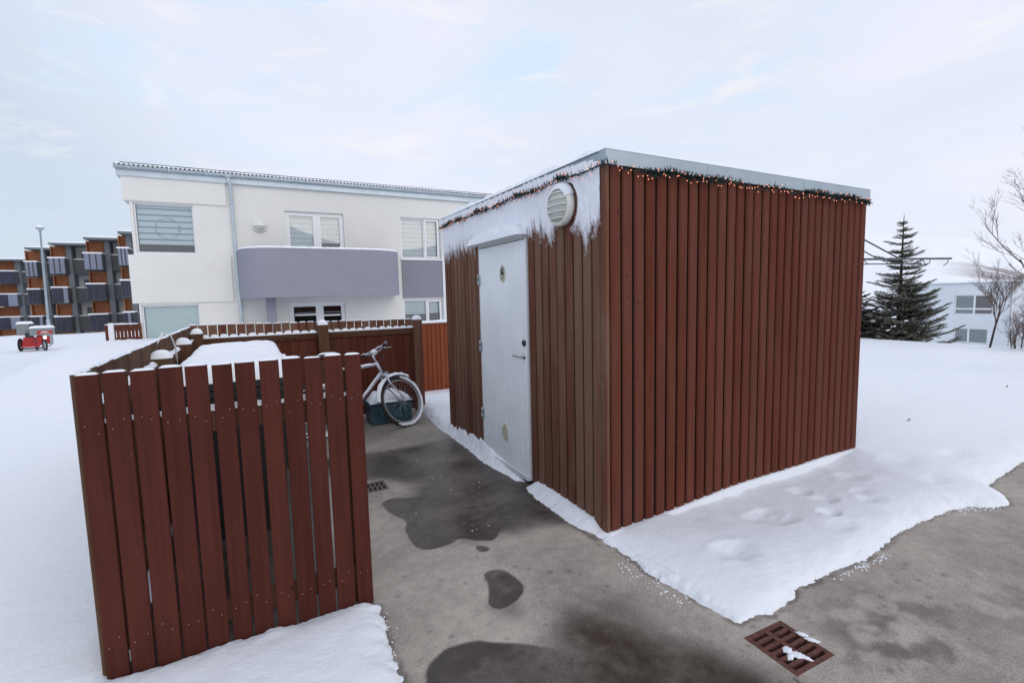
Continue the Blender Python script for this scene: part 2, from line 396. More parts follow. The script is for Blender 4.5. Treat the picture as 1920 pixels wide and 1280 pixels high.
# ------------------------------------------------------------------ ground
PATH = [(.50, -4), (.49, 1.0), (.48, 1.93), (.49, 2.16), (.50, 2.35), (.505, 2.50), (.45, 2.575), (-.60, 2.585), (-.60, 6.95), (2.16, 6.98),
        (2.10, 6.75), (2.05, 6.23), (1.985, 5.71), (1.98, 5.24), (1.975, 4.81), (1.935, 4.24), (1.965, 3.92), (1.975, 3.66), (2.03, 3.60), (2.06, 3.57), (2.03, 3.53), (1.97, 3.48), (1.93, 3.19),
        (1.91, 2.86), (1.935, 2.58), (1.965, 2.39), (1.98, 2.19), (1.96, 2.03), (1.96, 1.91), (1.98, 1.77), (2.0, 1.61), (2.03, 1.46), (2.11, 1.45),
        (2.23, 1.41), (2.47, 1.44), (2.56, 1.47), (2.77, 1.46), (2.9, 1.46), (3.29, 1.44), (3.67, 1.49), (4.11, 1.49), (4.47, 1.46), (4.62, 1.42),
        (4.72, 1.33), (4.89, 1.28), (5.04, 1.34), (5.21, 1.51), (5.64, 1.54), (6.18, 1.56), (9, 1.62), (30, 1.7), (30, -4)]
def terrain(x, y):
    z = np.zeros_like(x)
    z = z+.70*smooth01((x+5.0)/1.6)*smooth01((y-8)/7)*(1-smooth01((y-17.5)/4))*(1-smooth01(x/2.2))
    z = z-.46*smooth01((y-7.2)/2.4)*smooth01((x-.2)/1.8)*(1-smooth01((x-6)/4))
    z = z-3.6*smooth01((x-16.6)/11)-.9*smooth01((x-28)/20)
    z = z-.62*smooth01((y-13)/20)*(1-smooth01((x-6)/6))
    bank = np.exp(-((y-48-.6*vnoise(x*.4, y*0))/1.2)**2)
    z = z+bank*(.30+.28*fbm(x*.9, y*.6))*(1-smooth01((x+3)/6))
    z = z-2.0*smooth01((y-50)/7)
    return z
def snow_z(X, Y):
    sd = polysd(X, Y, PATH)+.017*fbm(X*18, Y*18, 3)+.015*vnoise(X*62, Y*62)
    T = terrain(X, Y)
    near = (X > -9) & (X < 17) & (Y < 24)
    T = T+np.where(near, .014*fbm(X*1.1, Y*1.1, 4)+.0035*fbm(X*9, Y*9, 3), .02*fbm(X*.5, Y*.5, 3))
    D = np.full(X.shape, .075)
    D = D-.012*smooth01((1.2-X)/.5)*smooth01((4.5-Y)/1.8)
    # thin against the shed's front wall
    wr = smooth01((2.481-Y)/.8); ex = smooth01((X-4.55)/.65); nw = np.maximum(0, .5+fbm(X*4.5, Y*1.5, 3))*.03
    D = np.where((X > 1.99) & (Y < 2.6), (.008+nw*(1-wr)+.06*wr)*(1-ex)+.075*ex, D)
    D = np.where((X > 2.052) & (X < 2.6), D*smooth01((X-1.95)/.5)+.008, D)
    # strip banked against the door wall
    hw = np.interp(Y, [2.3, 2.48, 2.56, 2.64, 3.0, 3.4, 3.50, 3.56, 3.62, 3.7, 4.2, 4.5, 5.0, 5.46, 6.2, 7.5], [.02, .02, .015, .06, .075, .075, .05, 0.0, .0, .06, .115, .17, .19, .17, .13, .07])
    strip = (X < 2.2) & (Y > 2.45)&(X > 1.2)
    D = np.where((X > 1.2) & (Y > 2.45), hw+(.075-hw)*smooth01((X-2.3)/1.2), D)
    fall = np.where(strip & (Y < 5.5), smooth01(sd/.13), 1-np.exp(-np.maximum(sd, 0)/(.04+.05*np.clip(.5+fbm(X*5, Y*5, 2), 0, 1))))
    Z = T+D*fall-.012*(1-smooth01(sd/.02))
    WX = X+.05*fbm(X*8, Y*8, 3); WY = Y+.05*fbm(X*8+30, Y*8+7, 3)
    for fx, fy, sx, sy, dp in FOOT:
        e = np.exp(-(((WX-fx)/sx)**2+((WY-fy)/sy)**2)**1.1)
        Z = Z-dp*e
        Z = Z+dp*.12*np.exp(-((np.hypot((X-fx)/sx, (Y-fy)/sy)-1.5)/.3)**2)
    return Z, sd
def onz(px, py, z=.04):
    d = ray(px, py); t = (z-HC)/d[2]; return d[0]*t, d[1]*t
FOOT = []
for px, py, s, dp in ((1375, 1035, .11, .045), (1430, 965, .10, .045), (1465, 975, .08, .04), (1540, 935, .09, .045), (1552, 965, .06, .05), (1500, 920, .09, .035), (1600, 893, .09, .035), (1635, 940, .09, .03), (1690, 868, .12, .03),
                      (1620, 925, .07, .02), (1580, 990, .08, .02), (1790, 855, .12, .03), (1750, 905, .1, .02), (1400, 1050, .09, .02)):
    a, b2 = onz(px, py); FOOT.append((a, b2, s*random.uniform(.9, 1.6), s*random.uniform(.7, 1.1), dp*.62))
xs = list(reversed(grow(-1.2, .03, -2600)))+list(spacing([(-1.2, -.7, .03), (-.7, .6, .012), (.6, 1.85, .05), (1.85, 2.22, .011), (2.22, 5.6, .022), (5.6, 8, .035)]))+grow(8, .04, 2600)
ys = list(reversed(grow(.6, .03, -2600)))+list(spacing([(.6, 1.15, .03), (1.15, 2.9, .011), (2.9, 4.2, .014), (4.2, 7.4, .022)]))+grow(7.4, .03, 3200, 1.07)
xs = np.array(xs); ys = np.array(ys)
X, Y = np.meshgrid(xs, ys)
Z, sd = snow_z(X, Y)
gridmesh('snow_field', xs, ys, Z, sd > -.004, 'snow')

# concrete paving with its wet patches
cx = spacing([(-.9, .3, .03), (.3, 3.4, .009), (3.4, 9.5, .05)]); cy = spacing([(-4, .8, .1), (.8, 4.3, .008), (4.3, 7.2, .02)])
X, Y = np.meshgrid(cx, cy)
jx = .03*fbm(X*7, Y*7, 3)+.006*fbm(X*55, Y*55, 2); jy = .03*fbm(X*7+40, Y*7+9, 3)
def chaikin(p):
    for _ in range(2):
        q = []
        for i in range(len(p)):
            a, b_ = np.array(p[i-1]), np.array(p[i]); q += [tuple(a*.75+b_*.25), tuple(a*.25+b_*.75)]
        p = q
    return p
def wetp(poly, soft, amt=1.0, j=1.0):
    if soft < .05: poly = chaikin(poly)
    s = polysd(X+jx*j, Y+jy*j, poly); return amt*(1-smooth01((s+soft*.5)/soft))
wet = np.zeros_like(X)
U = lambda a: np.maximum(wet, a)
wet = U(wetp([(.45, 4.75), (1.0, 4.30), (1.18, 4.02), (1.10, 3.80), (1.0, 3.5), (1.0, 3.1), (1.2, 2.92), (1.45, 2.86), (1.75, 2.86), (2.02, 2.62), (2.1, 4.6), (2.02, 5.3), (1.5, 5.2), (.4, 5.3)], .26, .95, 2.2))
wet = U(wetp([(.4, 4.45), (1.1, 4.4), (2.1, 5.2), (2.1, 6.9), (-.7, 6.9), (-.7, 4.4)], .5, .42, 2.5))
wet = U(wetp([(.84, 3.86), (.95, 3.90), (1.07, 3.80), (1.4, 3.8), (1.5, 3.0), (1.39, 2.81), (1.25, 2.88), (1.16, 2.98), (1.08, 2.93), (.96, 2.92), (.88, 2.97), (.84, 3.09), (.88, 3.31), (.93, 3.42), (.85, 3.55), (.815, 3.70)], .018, .97, .7))
wet = U(wetp([(1.14, 2.52), (1.22, 2.51), (1.27, 2.43), (1.285, 2.28), (1.22, 2.2), (1.12, 2.16), (1.05, 2.15), (1.01, 2.22), (1.05, 2.31), (1.10, 2.40), (1.10, 2.48)], .014, .95, .55))
wet = U(wetp([(1.02, 2.22), (1.2, 2.22), (1.12, 2.07), (1.05, 2.10)], .12, .5, .6))
wet = U(wetp([(1.20, 2.82), (1.24, 2.82), (1.285, 2.76), (1.26, 2.715), (1.2, 2.735)], .014, .9, .15))
wet = U(wetp([(.47, 1.55), (.55, 1.90), (.60, 1.98), (.71, 2.04), (.84, 2.02), (.98, 1.92), (1.2, 1.75), (1.5, 1.3), (1.5, .5), (.47, .5)], .018, .97, .6))
wet = U(wetp([(.98, 1.75), (1.2, 1.88), (1.36, 1.98), (1.5, 1.88), (1.66, 1.62), (1.82, 1.38), (1.95, 1.0), (2.1, .4), (.8, .4)], .28, .95, 1.6))
wet = U(wetp([(1.3, 1.8), (1.5, 2.05), (1.72, 1.92), (1.78, 1.6), (1.6, 1.4)], .35, .55, 2.2))
wet = U(wetp([(-.7, 2.55), (.36, 2.55), (.40, 4.3), (.55, 5.0), (.4, 6.9), (-.7, 6.9)], .12, 1.0, .8))  # enclosure floor darkened throughout so the fence gaps look dark
mott = smooth01((fbm(X*9+3, Y*9, 4)+.25)/.5)
wet = U(wetp([(2.25, 1.05), (2.4, 1.27), (2.75, 1.22), (3.0, 1.1), (2.8, .8), (2.2, .6)], .45, .85, 2.0)*mott)
wet = U(wetp([(3.0, .9), (3.6, 1.15), (4.2, .8), (3.6, .3)], .6, .45, 2.0)*mott)
rn = random.Random(3)
for k in range(120):
    px, py = rn.choice([(rn.uniform(1050, 1420), rn.uniform(1090, 1250)), (rn.uniform(1500, 1910), rn.uniform(1050, 1270)), (rn.uniform(700, 1150), rn.uniform(960, 1200))])
    a, b2 = onz(px, py, 0); r = rn.choice([.008, .010, .014, .02]); 
    wet = U(.6*np.exp(-(((X-a)/r)**2+((Y-b2)/(r*.8))**2)))
wet = wet*np.clip(.90+.30*fbm(X*3.5+5, Y*3.5, 4)+.12*fbm(X*24, Y*24, 2), .74, 1.0)
# damp rim along the melting snow
Zs, sdp = snow_z(X, Y)
wet = U(.55*(1-smooth01((-sdp-.002)/.03))*smooth01((fbm(X*14, Y*14, 3)+.35)/.5))
joint = np.exp(-((X-1.93)/.008)**2)*(Y < 1.12)*.9
wet = U(joint)
Zc = .0025*fbm(X*2, Y*2, 3)*(1-wet)-.002*wet
inL = ((X < 2.25) | (Y < 1.95))
# opening under the two grates
def hole(x0, x1, y0, y1): return (X > x0) & (X < x1) & (Y > y0) & (Y < y1)
h = hole(1.975, 2.205, 1.125, 1.365) | hole(.755, .95, 4.115, 4.305)
gridmesh('concrete_paving', cx, cy, Zc, inL & ~h, 'concrete', {'wet': wet})

# snow crumbs lying on the concrete by the melting edges
mb = MB(); rn = random.Random(11)
def crumb(px, py, r):
    a, b2 = onz(px, py, 0); mb.ball((a, b2, r*.25), r, (rn.uniform(.8, 1.6), rn.uniform(.7, 1.2), rn.uniform(.35, .6)), 6)
for k in range(130):
    t = rn.random(); px = 1160+140*t+rn.gauss(0, 7)-6; py = 1040+82*t+rn.gauss(0, 8)+8; crumb(px, py, rn.uniform(.0015, .005)*rn.choice((.6, 1, 1.5)))
for k in range(70):
    t = rn.random(); crumb(1575+90*t+rn.gauss(0, 6), 1078-42*t+abs(rn.gauss(0, 8))-2, rn.uniform(.003, .008))
for k in range(60):
    t = rn.random(); crumb(1790+90*t, 955-2*t+rn.gauss(0, 3), rn.uniform(.003, .009))
for k in range(45): crumb(rn.uniform(740, 1000), rn.uniform(790, 1000), rn.uniform(.002, .006))
for k in range(30): crumb(rn.uniform(705, 745), rn.uniform(1140, 1260), rn.uniform(.002, .006))
tag(mb.build('snow_crumbs', 'snow'), 'loose snow crumbs scattered on the concrete along the melting snow edges', 'snow', kind='stuff')

# hills far away on the right
def hill(name, pts, dist, base, bare=None, thick=500):
    # pts: (px, py) of the ridge as surveyed; built as a slope rising from base to ridge with real depth
    n_ = 160; pxs = np.linspace(pts[0][0], pts[-1][0], n_); pys = np.interp(pxs, [p[0] for p in pts], [p[1] for p in pts])
    rows = 26; V = []; B = []
    for j in range(rows):
        t = j/(rows-1)
        for i in range(n_):
            d = ray(pxs[i], pys[i]); hh = math.hypot(d[0], d[1]); dx, dy, dz = d[0]/hh, d[1]/hh, d[2]/hh
            top = HC+dist*dz
            if t <= .6:
                s = t/.6; D = dist-(1-s)*thick; zz_ = base+(top-base)*(s**1.25)
            else:
                s = (t-.6)/.4; D = dist+s*thick; zz_ = top-(top-base)*s**1.5
            ns = fbm(np.array(pxs[i]*.02), np.array(t*6.0), 4)*(top-base)*.06*(0 if abs(t-.6) < .03 else 1)
            V.append((dx*D, dy*D, zz_+float(ns)))
            B.append(bare(pxs[i], t) if bare else 0.0)
    me = bpy.data.meshes.new(name)
    fs = [(j*n_+i, j*n_+i+1, (j+1)*n_+i+1, (j+1)*n_+i) for j in range(rows-1) for i in range(n_-1)]
    me.from_pydata(V, [], fs); me.polygons.foreach_set('use_smooth', [True]*len(fs)); me.materials.append(M['mountain'])
    at = me.attributes.new('bare', 'FLOAT', 'POINT'); at.data.foreach_set('value', B); me.update()
    o = bpy.data.objects.new(name, me); col.objects.link(o); o['kind'] = 'structure'
hill('mountain', [(1100, 520), (1300, 470), (1500, 447), (1640, 438), (1800, 446), (1960, 462), (2300, 440), (2700, 500)], 2400, -10, None, 1200)
def bf(px, t):
    k = math.exp(-((px-1880)/75)**2)*(1 if .30 < t < .66 else 0); return min(1.0, k*1.1)
hill('hill', [(1300, 520), (1600, 506), (1680, 494), (1740, 488), (1790, 489), (1830, 493), (1870, 501), (1920, 512), (2100, 520), (2500, 530)], 700, -6, bf, 420)

# ------------------------------------------------------------------ the shed
SX0, SX1, SY0, SY1, SH = 2.052, 5.205, 2.481, 5.46, 2.56
sh = thing('wooden_shed', ((SX0+SX1)/2, (SY0+SY1)/2, 0), 'flat-roofed storage shed of vertical red-brown boards with a white door', 'shed')
rb = random.Random(21)
DY0, DY1, DZ0, DZ1 = 3.515, 4.455, .085, 2.125          # door opening
def boards_y(y0, y1, zf, mb, x):                         # cladding facing -X
    n_ = max(1, round((y1-y0)/.104)); w = (y1-y0)/n_
    for i in range(n_):
        z0, z1 = zf
        a = y0+i*w; g = .0085; xo = rb.uniform(-.002, .002)
        mb.cbox(x+xo, a+g, z0, x+.022, a+w-g, z1, .008)
mb = MB(); top = 2.47
boards_y(SY0+.062, DY0-.008, (0.0, top), mb, SX0+.004); boards_y(DY1+.008, SY1, (0.0, top), mb, SX0+.004); boards_y(DY0-.008, DY1+.008, (DZ1+.045, top), mb, SX0+.004)
mb.cbox(SX0-.004, SY0, 0.0, SX0+.024, SY0+.058, top, .004)
mb.box(SX0+.022, SY0+.03, .02, SX0+.06, DY0-.03, SH-.02, 1); mb.box(SX0+.022, DY1+.03, .02, SX0+.06, SY1-.02, SH-.02, 1); mb.box(SX0+.022, DY0-.03, DZ1+.04, SX0+.06, DY1+.03, SH-.02, 1)
lw = mb.build('wall', ['shed_brown', 'dark_gap'], sh); lw['label'] = 'weathered brown board wall around the door, frosted at the top'
mb = MB(); n_ = 30; w = (SX1-SX0-.03)/n_
for i in range(n_):
    a = SX0+.026+i*w; yo = rb.uniform(-.002, .002)
    mb.cbox(a+.0085, SY0+yo, -.0, a+w-.0085, SY0+.022, top, .009)
mb.box(SX0+.03, SY0+.021, .02, SX1-.02, SY0+.06, SH-.02, 1)
mb.build('wall', ['shed_red', 'dark_gap'], sh)['label'] = 'red-brown board wall facing the path'
mb = MB(); n_ = 28; w = (SY1-SY0-.03)/n_
for i in range(n_):
    a = SY0+.022+i*w
    mb.cbox(SX1-.022, a+.006, 0, SX1, a+w-.006, top, .004)
mb.box(SX1-.06, SY0+.07, .02, SX1-.021, SY1-.03, SH-.02, 1)
mb.build('wall', ['shed_red', 'dark_gap'], sh)
mb = MB(); n_ = 30; w = (SX1-SX0-.06)/n_
for i in range(n_):
    a = SX0+.03+i*w
    mb.cbox(a+.006, SY1-.022, 0, a+w-.006, SY1, top, .004)
mb.box(SX0+.07, SY1-.06, .02, SX1-.07, SY1-.021, SH-.02, 1)
mb.build('wall', ['shed_red', 'dark_gap'], sh)
mb = MB(); o_ = .014
for a in ((SX0-o_, SY0-o_, SX1+o_, SY0-o_+.012), (SX0-o_, SY0-o_+.012, SX0-o_+.012, SY1+o_-.012), (SX1+o_-.012, SY0-o_+.012, SX1+o_, SY1+o_-.012), (SX0-o_, SY1+o_-.012, SX1+o_, SY1+o_)):
    mb.box(a[0], a[1], top-.002, a[2], a[3], SH)
mb.box(SX0-.002, SY0-.002, SH-.03, SX1+.002, SY1+.002, SH-.006)
for xx in (2.98, 4.15): mb.box(xx, SY0-o_-.0016, top, xx+.035, SY0-o_+.002, SH+.001)
mb.box(SX0-o_-.002, SY0-o_-.002, SH, SX1+o_+.002, SY0-o_+.028, SH+.004); mb.box(SX0-o_-.002, SY0-o_+.028, SH, SX0-o_+.028, SY1+o_, SH+.004)
roof = mb.build('roof', ['zinc_trim'], sh)
mb = MB(); mb.mound(SX0+.01, SX1-.06, SY0+.0, SY1+.01, SH-.0, .062, 90, 60, .35, 14)
mb.mound(SX0-.030, SX0+.12, SY0+.05, SY1+.01, SH-.002, .045, 5, 90, .45, 6)
mb.build('roof_snow', 'snow', roof)
# frost and ice on the door wall: a thin crust that follows the boards
def frost_bottom(y):
    z = float(np.interp(y, [2.53, 2.56, 2.62, 2.68, 2.74, 2.80, 2.86, 2.92, 2.98, 3.04, 3.08, 3.12, 3.17, 3.20, 3.25, 3.30, 3.42, 3.5, 4.45, 4.8, 5.1, 5.46],
                           [2.10, 2.08, 2.04, 1.98, 2.0, 2.10, 2.08, 2.14, 2.19, 2.20, 2.17, 2.08, 1.97, 2.09, 2.12, 2.13, 2.10, 2.09, 2.10, 2.13, 2.12, 2.09]))
    f = ((y-(SY0+.062)) % .104)/.104
    spike = abs(math.sin(f*math.pi))**.7
    h1 = noise.noise(Vector((y*11, 3.1, 0)))*.05+noise.noise(Vector((y*37, 1.1, 0)))*.028
    return z+.045-.07*spike+h1
fy = np.arange(SY0+.055, SY1-.002, .0065); fz = np.arange(1.84, 2.475, .0085)
V = []; keep = {}; Fc = []; KV = []
def bprof(y):
    if y < SY0+.062: return -.007
    for a, b_ in ((SY0+.062, DY0-.008), (DY0-.008, DY1+.008), (DY1+.008, SY1)):
        if a <= y < b_:
            n_ = max(1, round((b_-a)/.104)); w_ = (b_-a)/n_; f = (y-a) % w_
            return .0 if .007 < f < w_-.007 else .010
    return 0
for j, y in enumerate(fy):
    bt = frost_bottom(y); bp = bprof(y)
    for i, z in enumerate(fz):
        k = (z-bt)/.085
        r = math.hypot((y-2.955), (z-2.285))
        lampcut = 1 if (r < .175 and (y < 2.955) and z < 2.44) or r < .13 else 0  # frost crust left out behind the lamp and on one side
        door = 1 if (DY0-.03 < y < DY1+.03 and z < DZ1+.03) else 0
        streak = noise.noise(Vector((y*75, z*16, 5)))*.6+noise.noise(Vector((y*22, z*5, 2)))*.9+noise.noise(Vector((y*120, z*60, 8)))*.45
        inside = k+streak*1.55 > .0 and not lampcut and not door and (z < 2.15 or k > .2 or True)
        KV.append(float(k)*.085)
        th = .003+.011*min(1, max(0, k*.5))+.004*noise.noise(Vector((y*30, z*20, 0)))
        V.append((SX0+.004+bp*max(0, 1-k*.55)-(th if inside else -.006), y, z)); keep[(j, i)] = int(bool(inside))
nz_ = len(fz)
for j in range(len(fy)-1):
    for i in range(nz_-1):
        if keep[(j, i)]+keep[(j+1, i)]+keep[(j, i+1)]+keep[(j+1, i+1)] >= 2:
            Fc.append((j*nz_+i, j*nz_+i+1, (j+1)*nz_+i+1, (j+1)*nz_+i))
mb = MB(); mb.add(V, Fc, 0, True)
fo = mb.build('frost', 'frost', lw)
at_ = fo.data.attributes.new('thick', 'FLOAT', 'POINT'); at_.data.foreach_set('value', KV)
# frost on the metal trim above the door wall
mb = MB(); V = []; Fc = []
ya = np.arange(SY0+.05, SY1, .012); zb = np.linspace(top-.002, SH-.004, 9)
kk = {}
for j, y in enumerate(ya):
    for i, z in enumerate(zb):
        lim = np.interp(y, [2.53, 2.62, 2.9, 3.2, 5.4], [.02, .062, .076, .084, .09])+.010*noise.noise(Vector((y*18, z*30, 0)))
        ins = (z-top) < lim; kk[(j, i)] = int(bool(ins))
        V.append((SX0-o_-(.009+.003*noise.noise(Vector((y*25, z*25, 0))) if ins else -.004), y, z))
for j in range(len(ya)-1):
    for i in range(8):
        if kk[(j, i)]+kk[(j+1, i)]+kk[(j, i+1)]+kk[(j+1, i+1)] >= 3: Fc.append((j*9+i, j*9+i+1, (j+1)*9+i+1, (j+1)*9+i))
mb.add(V, Fc, 0, True); mb.build('frost', 'frost', roof)
# ice streaks and pale drip lines in the grooves under the frost
# door
mb = MB(); X0 = SX0
mb.box(X0-.004, DY0-.006, DZ0-.02, X0+.06, DY0+.012, DZ1); mb.box(X0-.004, DY1-.012, DZ0-.02, X0+.06, DY1+.006, DZ1); mb.box(X0-.004, DY0-.006, DZ1, X0+.06, DY1+.006, DZ1+.03)
mb.box(X0-.03, DY0+.0, DZ0-.045, X0+.05, DY1, DZ0-.008)
fr = mb.build('door_frame', 'white_paint', sh)
mb = MB(); mb.box(X0-.002, DY0, 0, X0+.05, DY1, DZ0-.045); mb.build('sill_gap_dark', 'dark_gap', sh)  # near-black block paints in the dark gap under the door sill
mb = MB(); nb = 9; w = (DY1-DY0-.03)/nb
for i in range(nb):
    a = DY0+.015+i*w
    mb.cbox(X0-.006, a+.0018, DZ0, X0+.032, a+w-.0018, DZ1-.008, .0025)
mb.box(X0+.0, DY0+.016, DZ0+.002, X0+.035, DY1-.016, DZ1-.01)
door = mb.build('door', 'door_white', sh)
mb = MB(); mb.box(X0-.055, DY0-.02, DZ1+.03, X0+.004, DY1+.03, DZ1+.036); mb.box(X0-.058, DY0-.02, DZ1+.012, X0-.052, DY1+.03, DZ1+.036)
dc = mb.build('drip_cap', 'white_paint', sh)
mb = MB(); mb.mound(X0-.10, X0+.03, DY0-.035, DY1+.11, DZ1+.034, .105, 8, 40, .35, 2.6, over=.01); mb.build('snow_ledge', 'snow', dc)
mb = MB()                                                # handle
hy0 = 3.575; hz = 1.128
mb.lathe((X0-.006, hy0, hz), (-1, 0, 0), [(.0, 0), (.026, 0), (.026, .006), (.012, .009), (.009, .045), (.0, .046)], 16)
mb.tube([(X0-.048, hy0, hz), (X0-.056, hy0+.03, hz), (X0-.054, hy0+.07, hz-.002), (X0-.052, hy0+.12, hz-.004)], [.010, .009, .008, .008], 8)
mb.build('handle', 'steel', door)
mb = MB(); mb.lathe((X0-.006, 3.563, 1.243), (-1, 0, 0), [(.0, 0), (.027, 0), (.027, .012), (.018, .018), (.0, .019)], 18)
mb.box(X0-.026, 3.559, 1.225, X0-.02, 3.567, 1.262); mb.build('lock', 'black_plastic', door)
for z in (1.81, 1.143, .45):
    mb = MB(); mb.tube([(X0-.014, DY1+.006, z-.06), (X0-.014, DY1+.006, z-.003)], .009, 8); mb.tube([(X0-.014, DY1+.006, z+.003), (X0-.014, DY1+.006, z+.06)], .009, 8)
    mb.box(X0-.010, DY1-.035, z-.05, X0-.0065, DY1+.03, z+.05); mb.build('hinge', 'galv', door)
def oval(mb, y, z, ry, rz, x0, x1, mi=0, n=28):
    vs = [(x0, y+ry*math.cos(t*2*math.pi/n), z+rz*math.sin(t*2*math.pi/n)) for t in range(n)]+[(x1, y+ry*.92*math.cos(t*2*math.pi/n), z+rz*.94*math.sin(t*2*math.pi/n)) for t in range(n)]
    mb.add(vs, [tuple(range(n, 2*n)), tuple(range(n-1, -1, -1))]+[(i, (i+1) % n, n+(i+1) % n, n+i) for i in range(n)], mi)
mb = MB(); oval(mb, 3.935, 1.85, .062, .078, X0-.006, X0-.012)
mb.box(X0-.0145, 3.905, 1.838, X0-.012, 3.962, 1.90, 1); mb.box(X0-.0155, 3.912, 1.873, X0-.0145, 3.934, 1.886, 0)
for z, a in ((1.819, .036), (1.800, .024), (1.915, .016)): mb.box(X0-.0145, 3.935-a, z-.004, X0-.012, 3.935+a, z+.004, 1)
mb.build('sticker', ['paper', 'ink'], door)
mb = MB(); oval(mb, 3.955, .372, .058, .088, X0-.006, X0-.014)
for k in range(6): mb.box(X0-.020, 3.955-.05+k*.0175, .372-.068*math.sqrt(max(.1, 1-((k-2.5)/3.2)**2)), X0-.014, 3.955-.04+k*.0175, .372+.068*math.sqrt(max(.1, 1-((k-2.5)/3.2)**2)))
mb.box(X0-.0165, 3.90+.02, .34, X0-.0142, 3.935, .375, 1)
mb.build('vent', ['vent_cream', 'ink'], door)
# round bulkhead lamp on the shed
def wall_lamp(c, ax, r, label, nribs=5, depth=.09, hood=False):
    t = thing('wall_lamp', c, label, 'lamp')
    ax = Vector(ax); 
    mb = MB(); mb.lathe(c, ax, [(0, 0), (r*.98, 0), (r, depth*.25), (r, depth*.62), (r*.93, depth*.8), (r*.84, depth*.8), (r*.80, depth*.62), (0, depth*.6)], 40); mb.build('housing', 'lamp_cream', t)
    mb = MB(); mb.lathe(c, ax, [(r*.82, depth*.6), (r*.80, depth*.78), (r*.68, depth*.97), (r*.45, depth*1.12), (r*.2, depth*1.19), (.001, depth*1.2)], 36); mb.build('lens', 'lens', t)
    side = ax.cross(Vector((0, 0, 1))).normalized()
    mb = MB()
    if hood:
        pts = []
        vs = []; fs = []; n_ = 16
        for i in range(n_+1):
            th = math.pi*i/n_
            for q, dd in ((.86, .82), (.6, 1.1), (.0, 1.28)):
                vs.append(Vector(c)+ax*depth*dd+side*r*q*math.cos(th)+Vector((0, 0, 1))*r*q*math.sin(th))
        for i in range(n_):
            for q in range(2): fs.append((i*3+q, i*3+q+1, (i+1)*3+q+1, (i+1)*3+q))
        mb.add(vs, fs, 0, True); mb.build('hood', 'lamp_cream', t)
    else:
        for k in range(nribs):
            z = (-.62+1.24*k/(nribs-1))*r; hw_ = math.sqrt(max(0, (.84*r)**2-z*z)); pts = []
            for i in range(13):
                s_ = -1+2*i/12; rr = math.hypot(s_*hw_, z)/(.84*r)
                dd = depth*(.80+.44*math.sqrt(max(0, 1-rr**2)))
                pts.append(Vector(c)+ax*dd+side*s_*hw_+Vector((0, 0, z)))
            mb.tube(pts, .0055, 6)
        mb.build('guard', 'lamp_cream', t)
    return t
wl = wall_lamp((SX0-.004, 2.955, 2.285), (-1, 0, 0), .143, 'round cream bulkhead lamp with ribbed guard high on the frosted shed wall', depth=.072)
mb = MB(); V = []; Fc = []; n_ = 22                     # snow sitting on the housing
for i in range(n_+1):
    th = R(25)+R(130)*i/n_; k = math.sin(math.pi*i/n_)**.6
    for (d, rr) in ((.0, .150), (.0, .156+.016*k), (.035, .158+.020*k), (.056, .148+.012*k), (.066, .128)):
        V.append((SX0-.004-d, 2.955+(rr-.009)*math.cos(th), 2.285+(rr-.009)*math.sin(th)))
for i in range(n_):
    for q in range(4): Fc.append((i*5+q, i*5+q+1, (i+1)*5+q+1, (i+1)*5+q))
mb.add(V, Fc, 0, True); mb.build('snow_cap', 'snow', wl)

# ------------------------------------------------------------------ garlands with fairy lights
def garland(path, dens, label, name='garland', width=.05, nb=100, seed=1, out=(0, -1, 0)):
    rn = random.Random(seed); t = thing(name, path[0], label, 'garland', 'lit fir garlands under the shed roof')
    P = [Vector(p) for p in path]; seg = [(P[i+1]-P[i]).length for i in range(len(P)-1)]; L = sum(seg)
    def at(s):
        for i, l in enumerate(seg):
            if s <= l or i == len(seg)-1: return P[i].lerp(P[i+1], min(1, s/l)), (P[i+1]-P[i]).normalized()
            s -= l
    mb = MB(); mb.tube(path, .0035, 5); mb.build('wire', 'black_plastic', t)
    mb = MB(); o3 = Vector(out)
    for k in range(int(L*dens)):
        s = rn.random()*L; p, d = at(s)
        thin = noise.noise(Vector((s*3.1, seed*7.7, 0)))
        if thin < -.12 and rn.random() < .75: continue
        up = Vector((0, 0, 1)); a = rn.gauss(0, 1); b_ = rn.gauss(0, 1)
        dr = (up*a+o3*abs(b_)*.9+d*rn.choice((-1, 1))*rn.uniform(.3, 1.1)).normalized(); ln = width*rn.uniform(.6, 1.25)
        sd_ = dr.cross(Vector((rn.random(), rn.random(), rn.random()))).normalized()*.0034
        q = p+dr*ln
        mb.add([p-sd_, p+sd_, q+sd_*.5, q-sd_*.5], [(0, 1, 2, 3)])
    mb.build('fir_needles', 'garland_green', t)
    for k in range(nb):
        s = (k+rn.random())/nb*L; p, d = at(s); p = p+Vector((0, 0, rn.uniform(-.045, .03)))+o3*rn.uniform(.012, .035)
        mb = MB(); mb.ball(p, .0033, (1, 1, 1.3), 6); mb.build('bulb', 'bulb_on', t)
    return t
rn = random.Random(4)
pth = []; y = SY1-.02
while y > SY0+.0: pth.append((SX0-.036, y, 2.468+.012*math.sin(y*9)+rn.uniform(-.006, .006))); y -= .09
pth.append((SX0-.036, SY0-.03, 2.462))
garland(pth, 430, 'fir garland with small orange lights along the frosted edge above the white door', seed=3, nb=90, width=.038, out=(-1, 0, 0))
pth = []; x = SX0-.02
while x < SX1-.03:
    ph = (x-SX0)/.56 % 1.0
    pth.append((x, SY0-.036, 2.462-.030*math.sin(math.pi*ph)*(.4+.6*abs(math.sin(x*2.1)))+rn.uniform(-.004, .004))); x += .06
garland(pth, 620, 'fir garland with small orange lights under the grey trim of the plain board wall', seed=9, nb=100, width=.040)

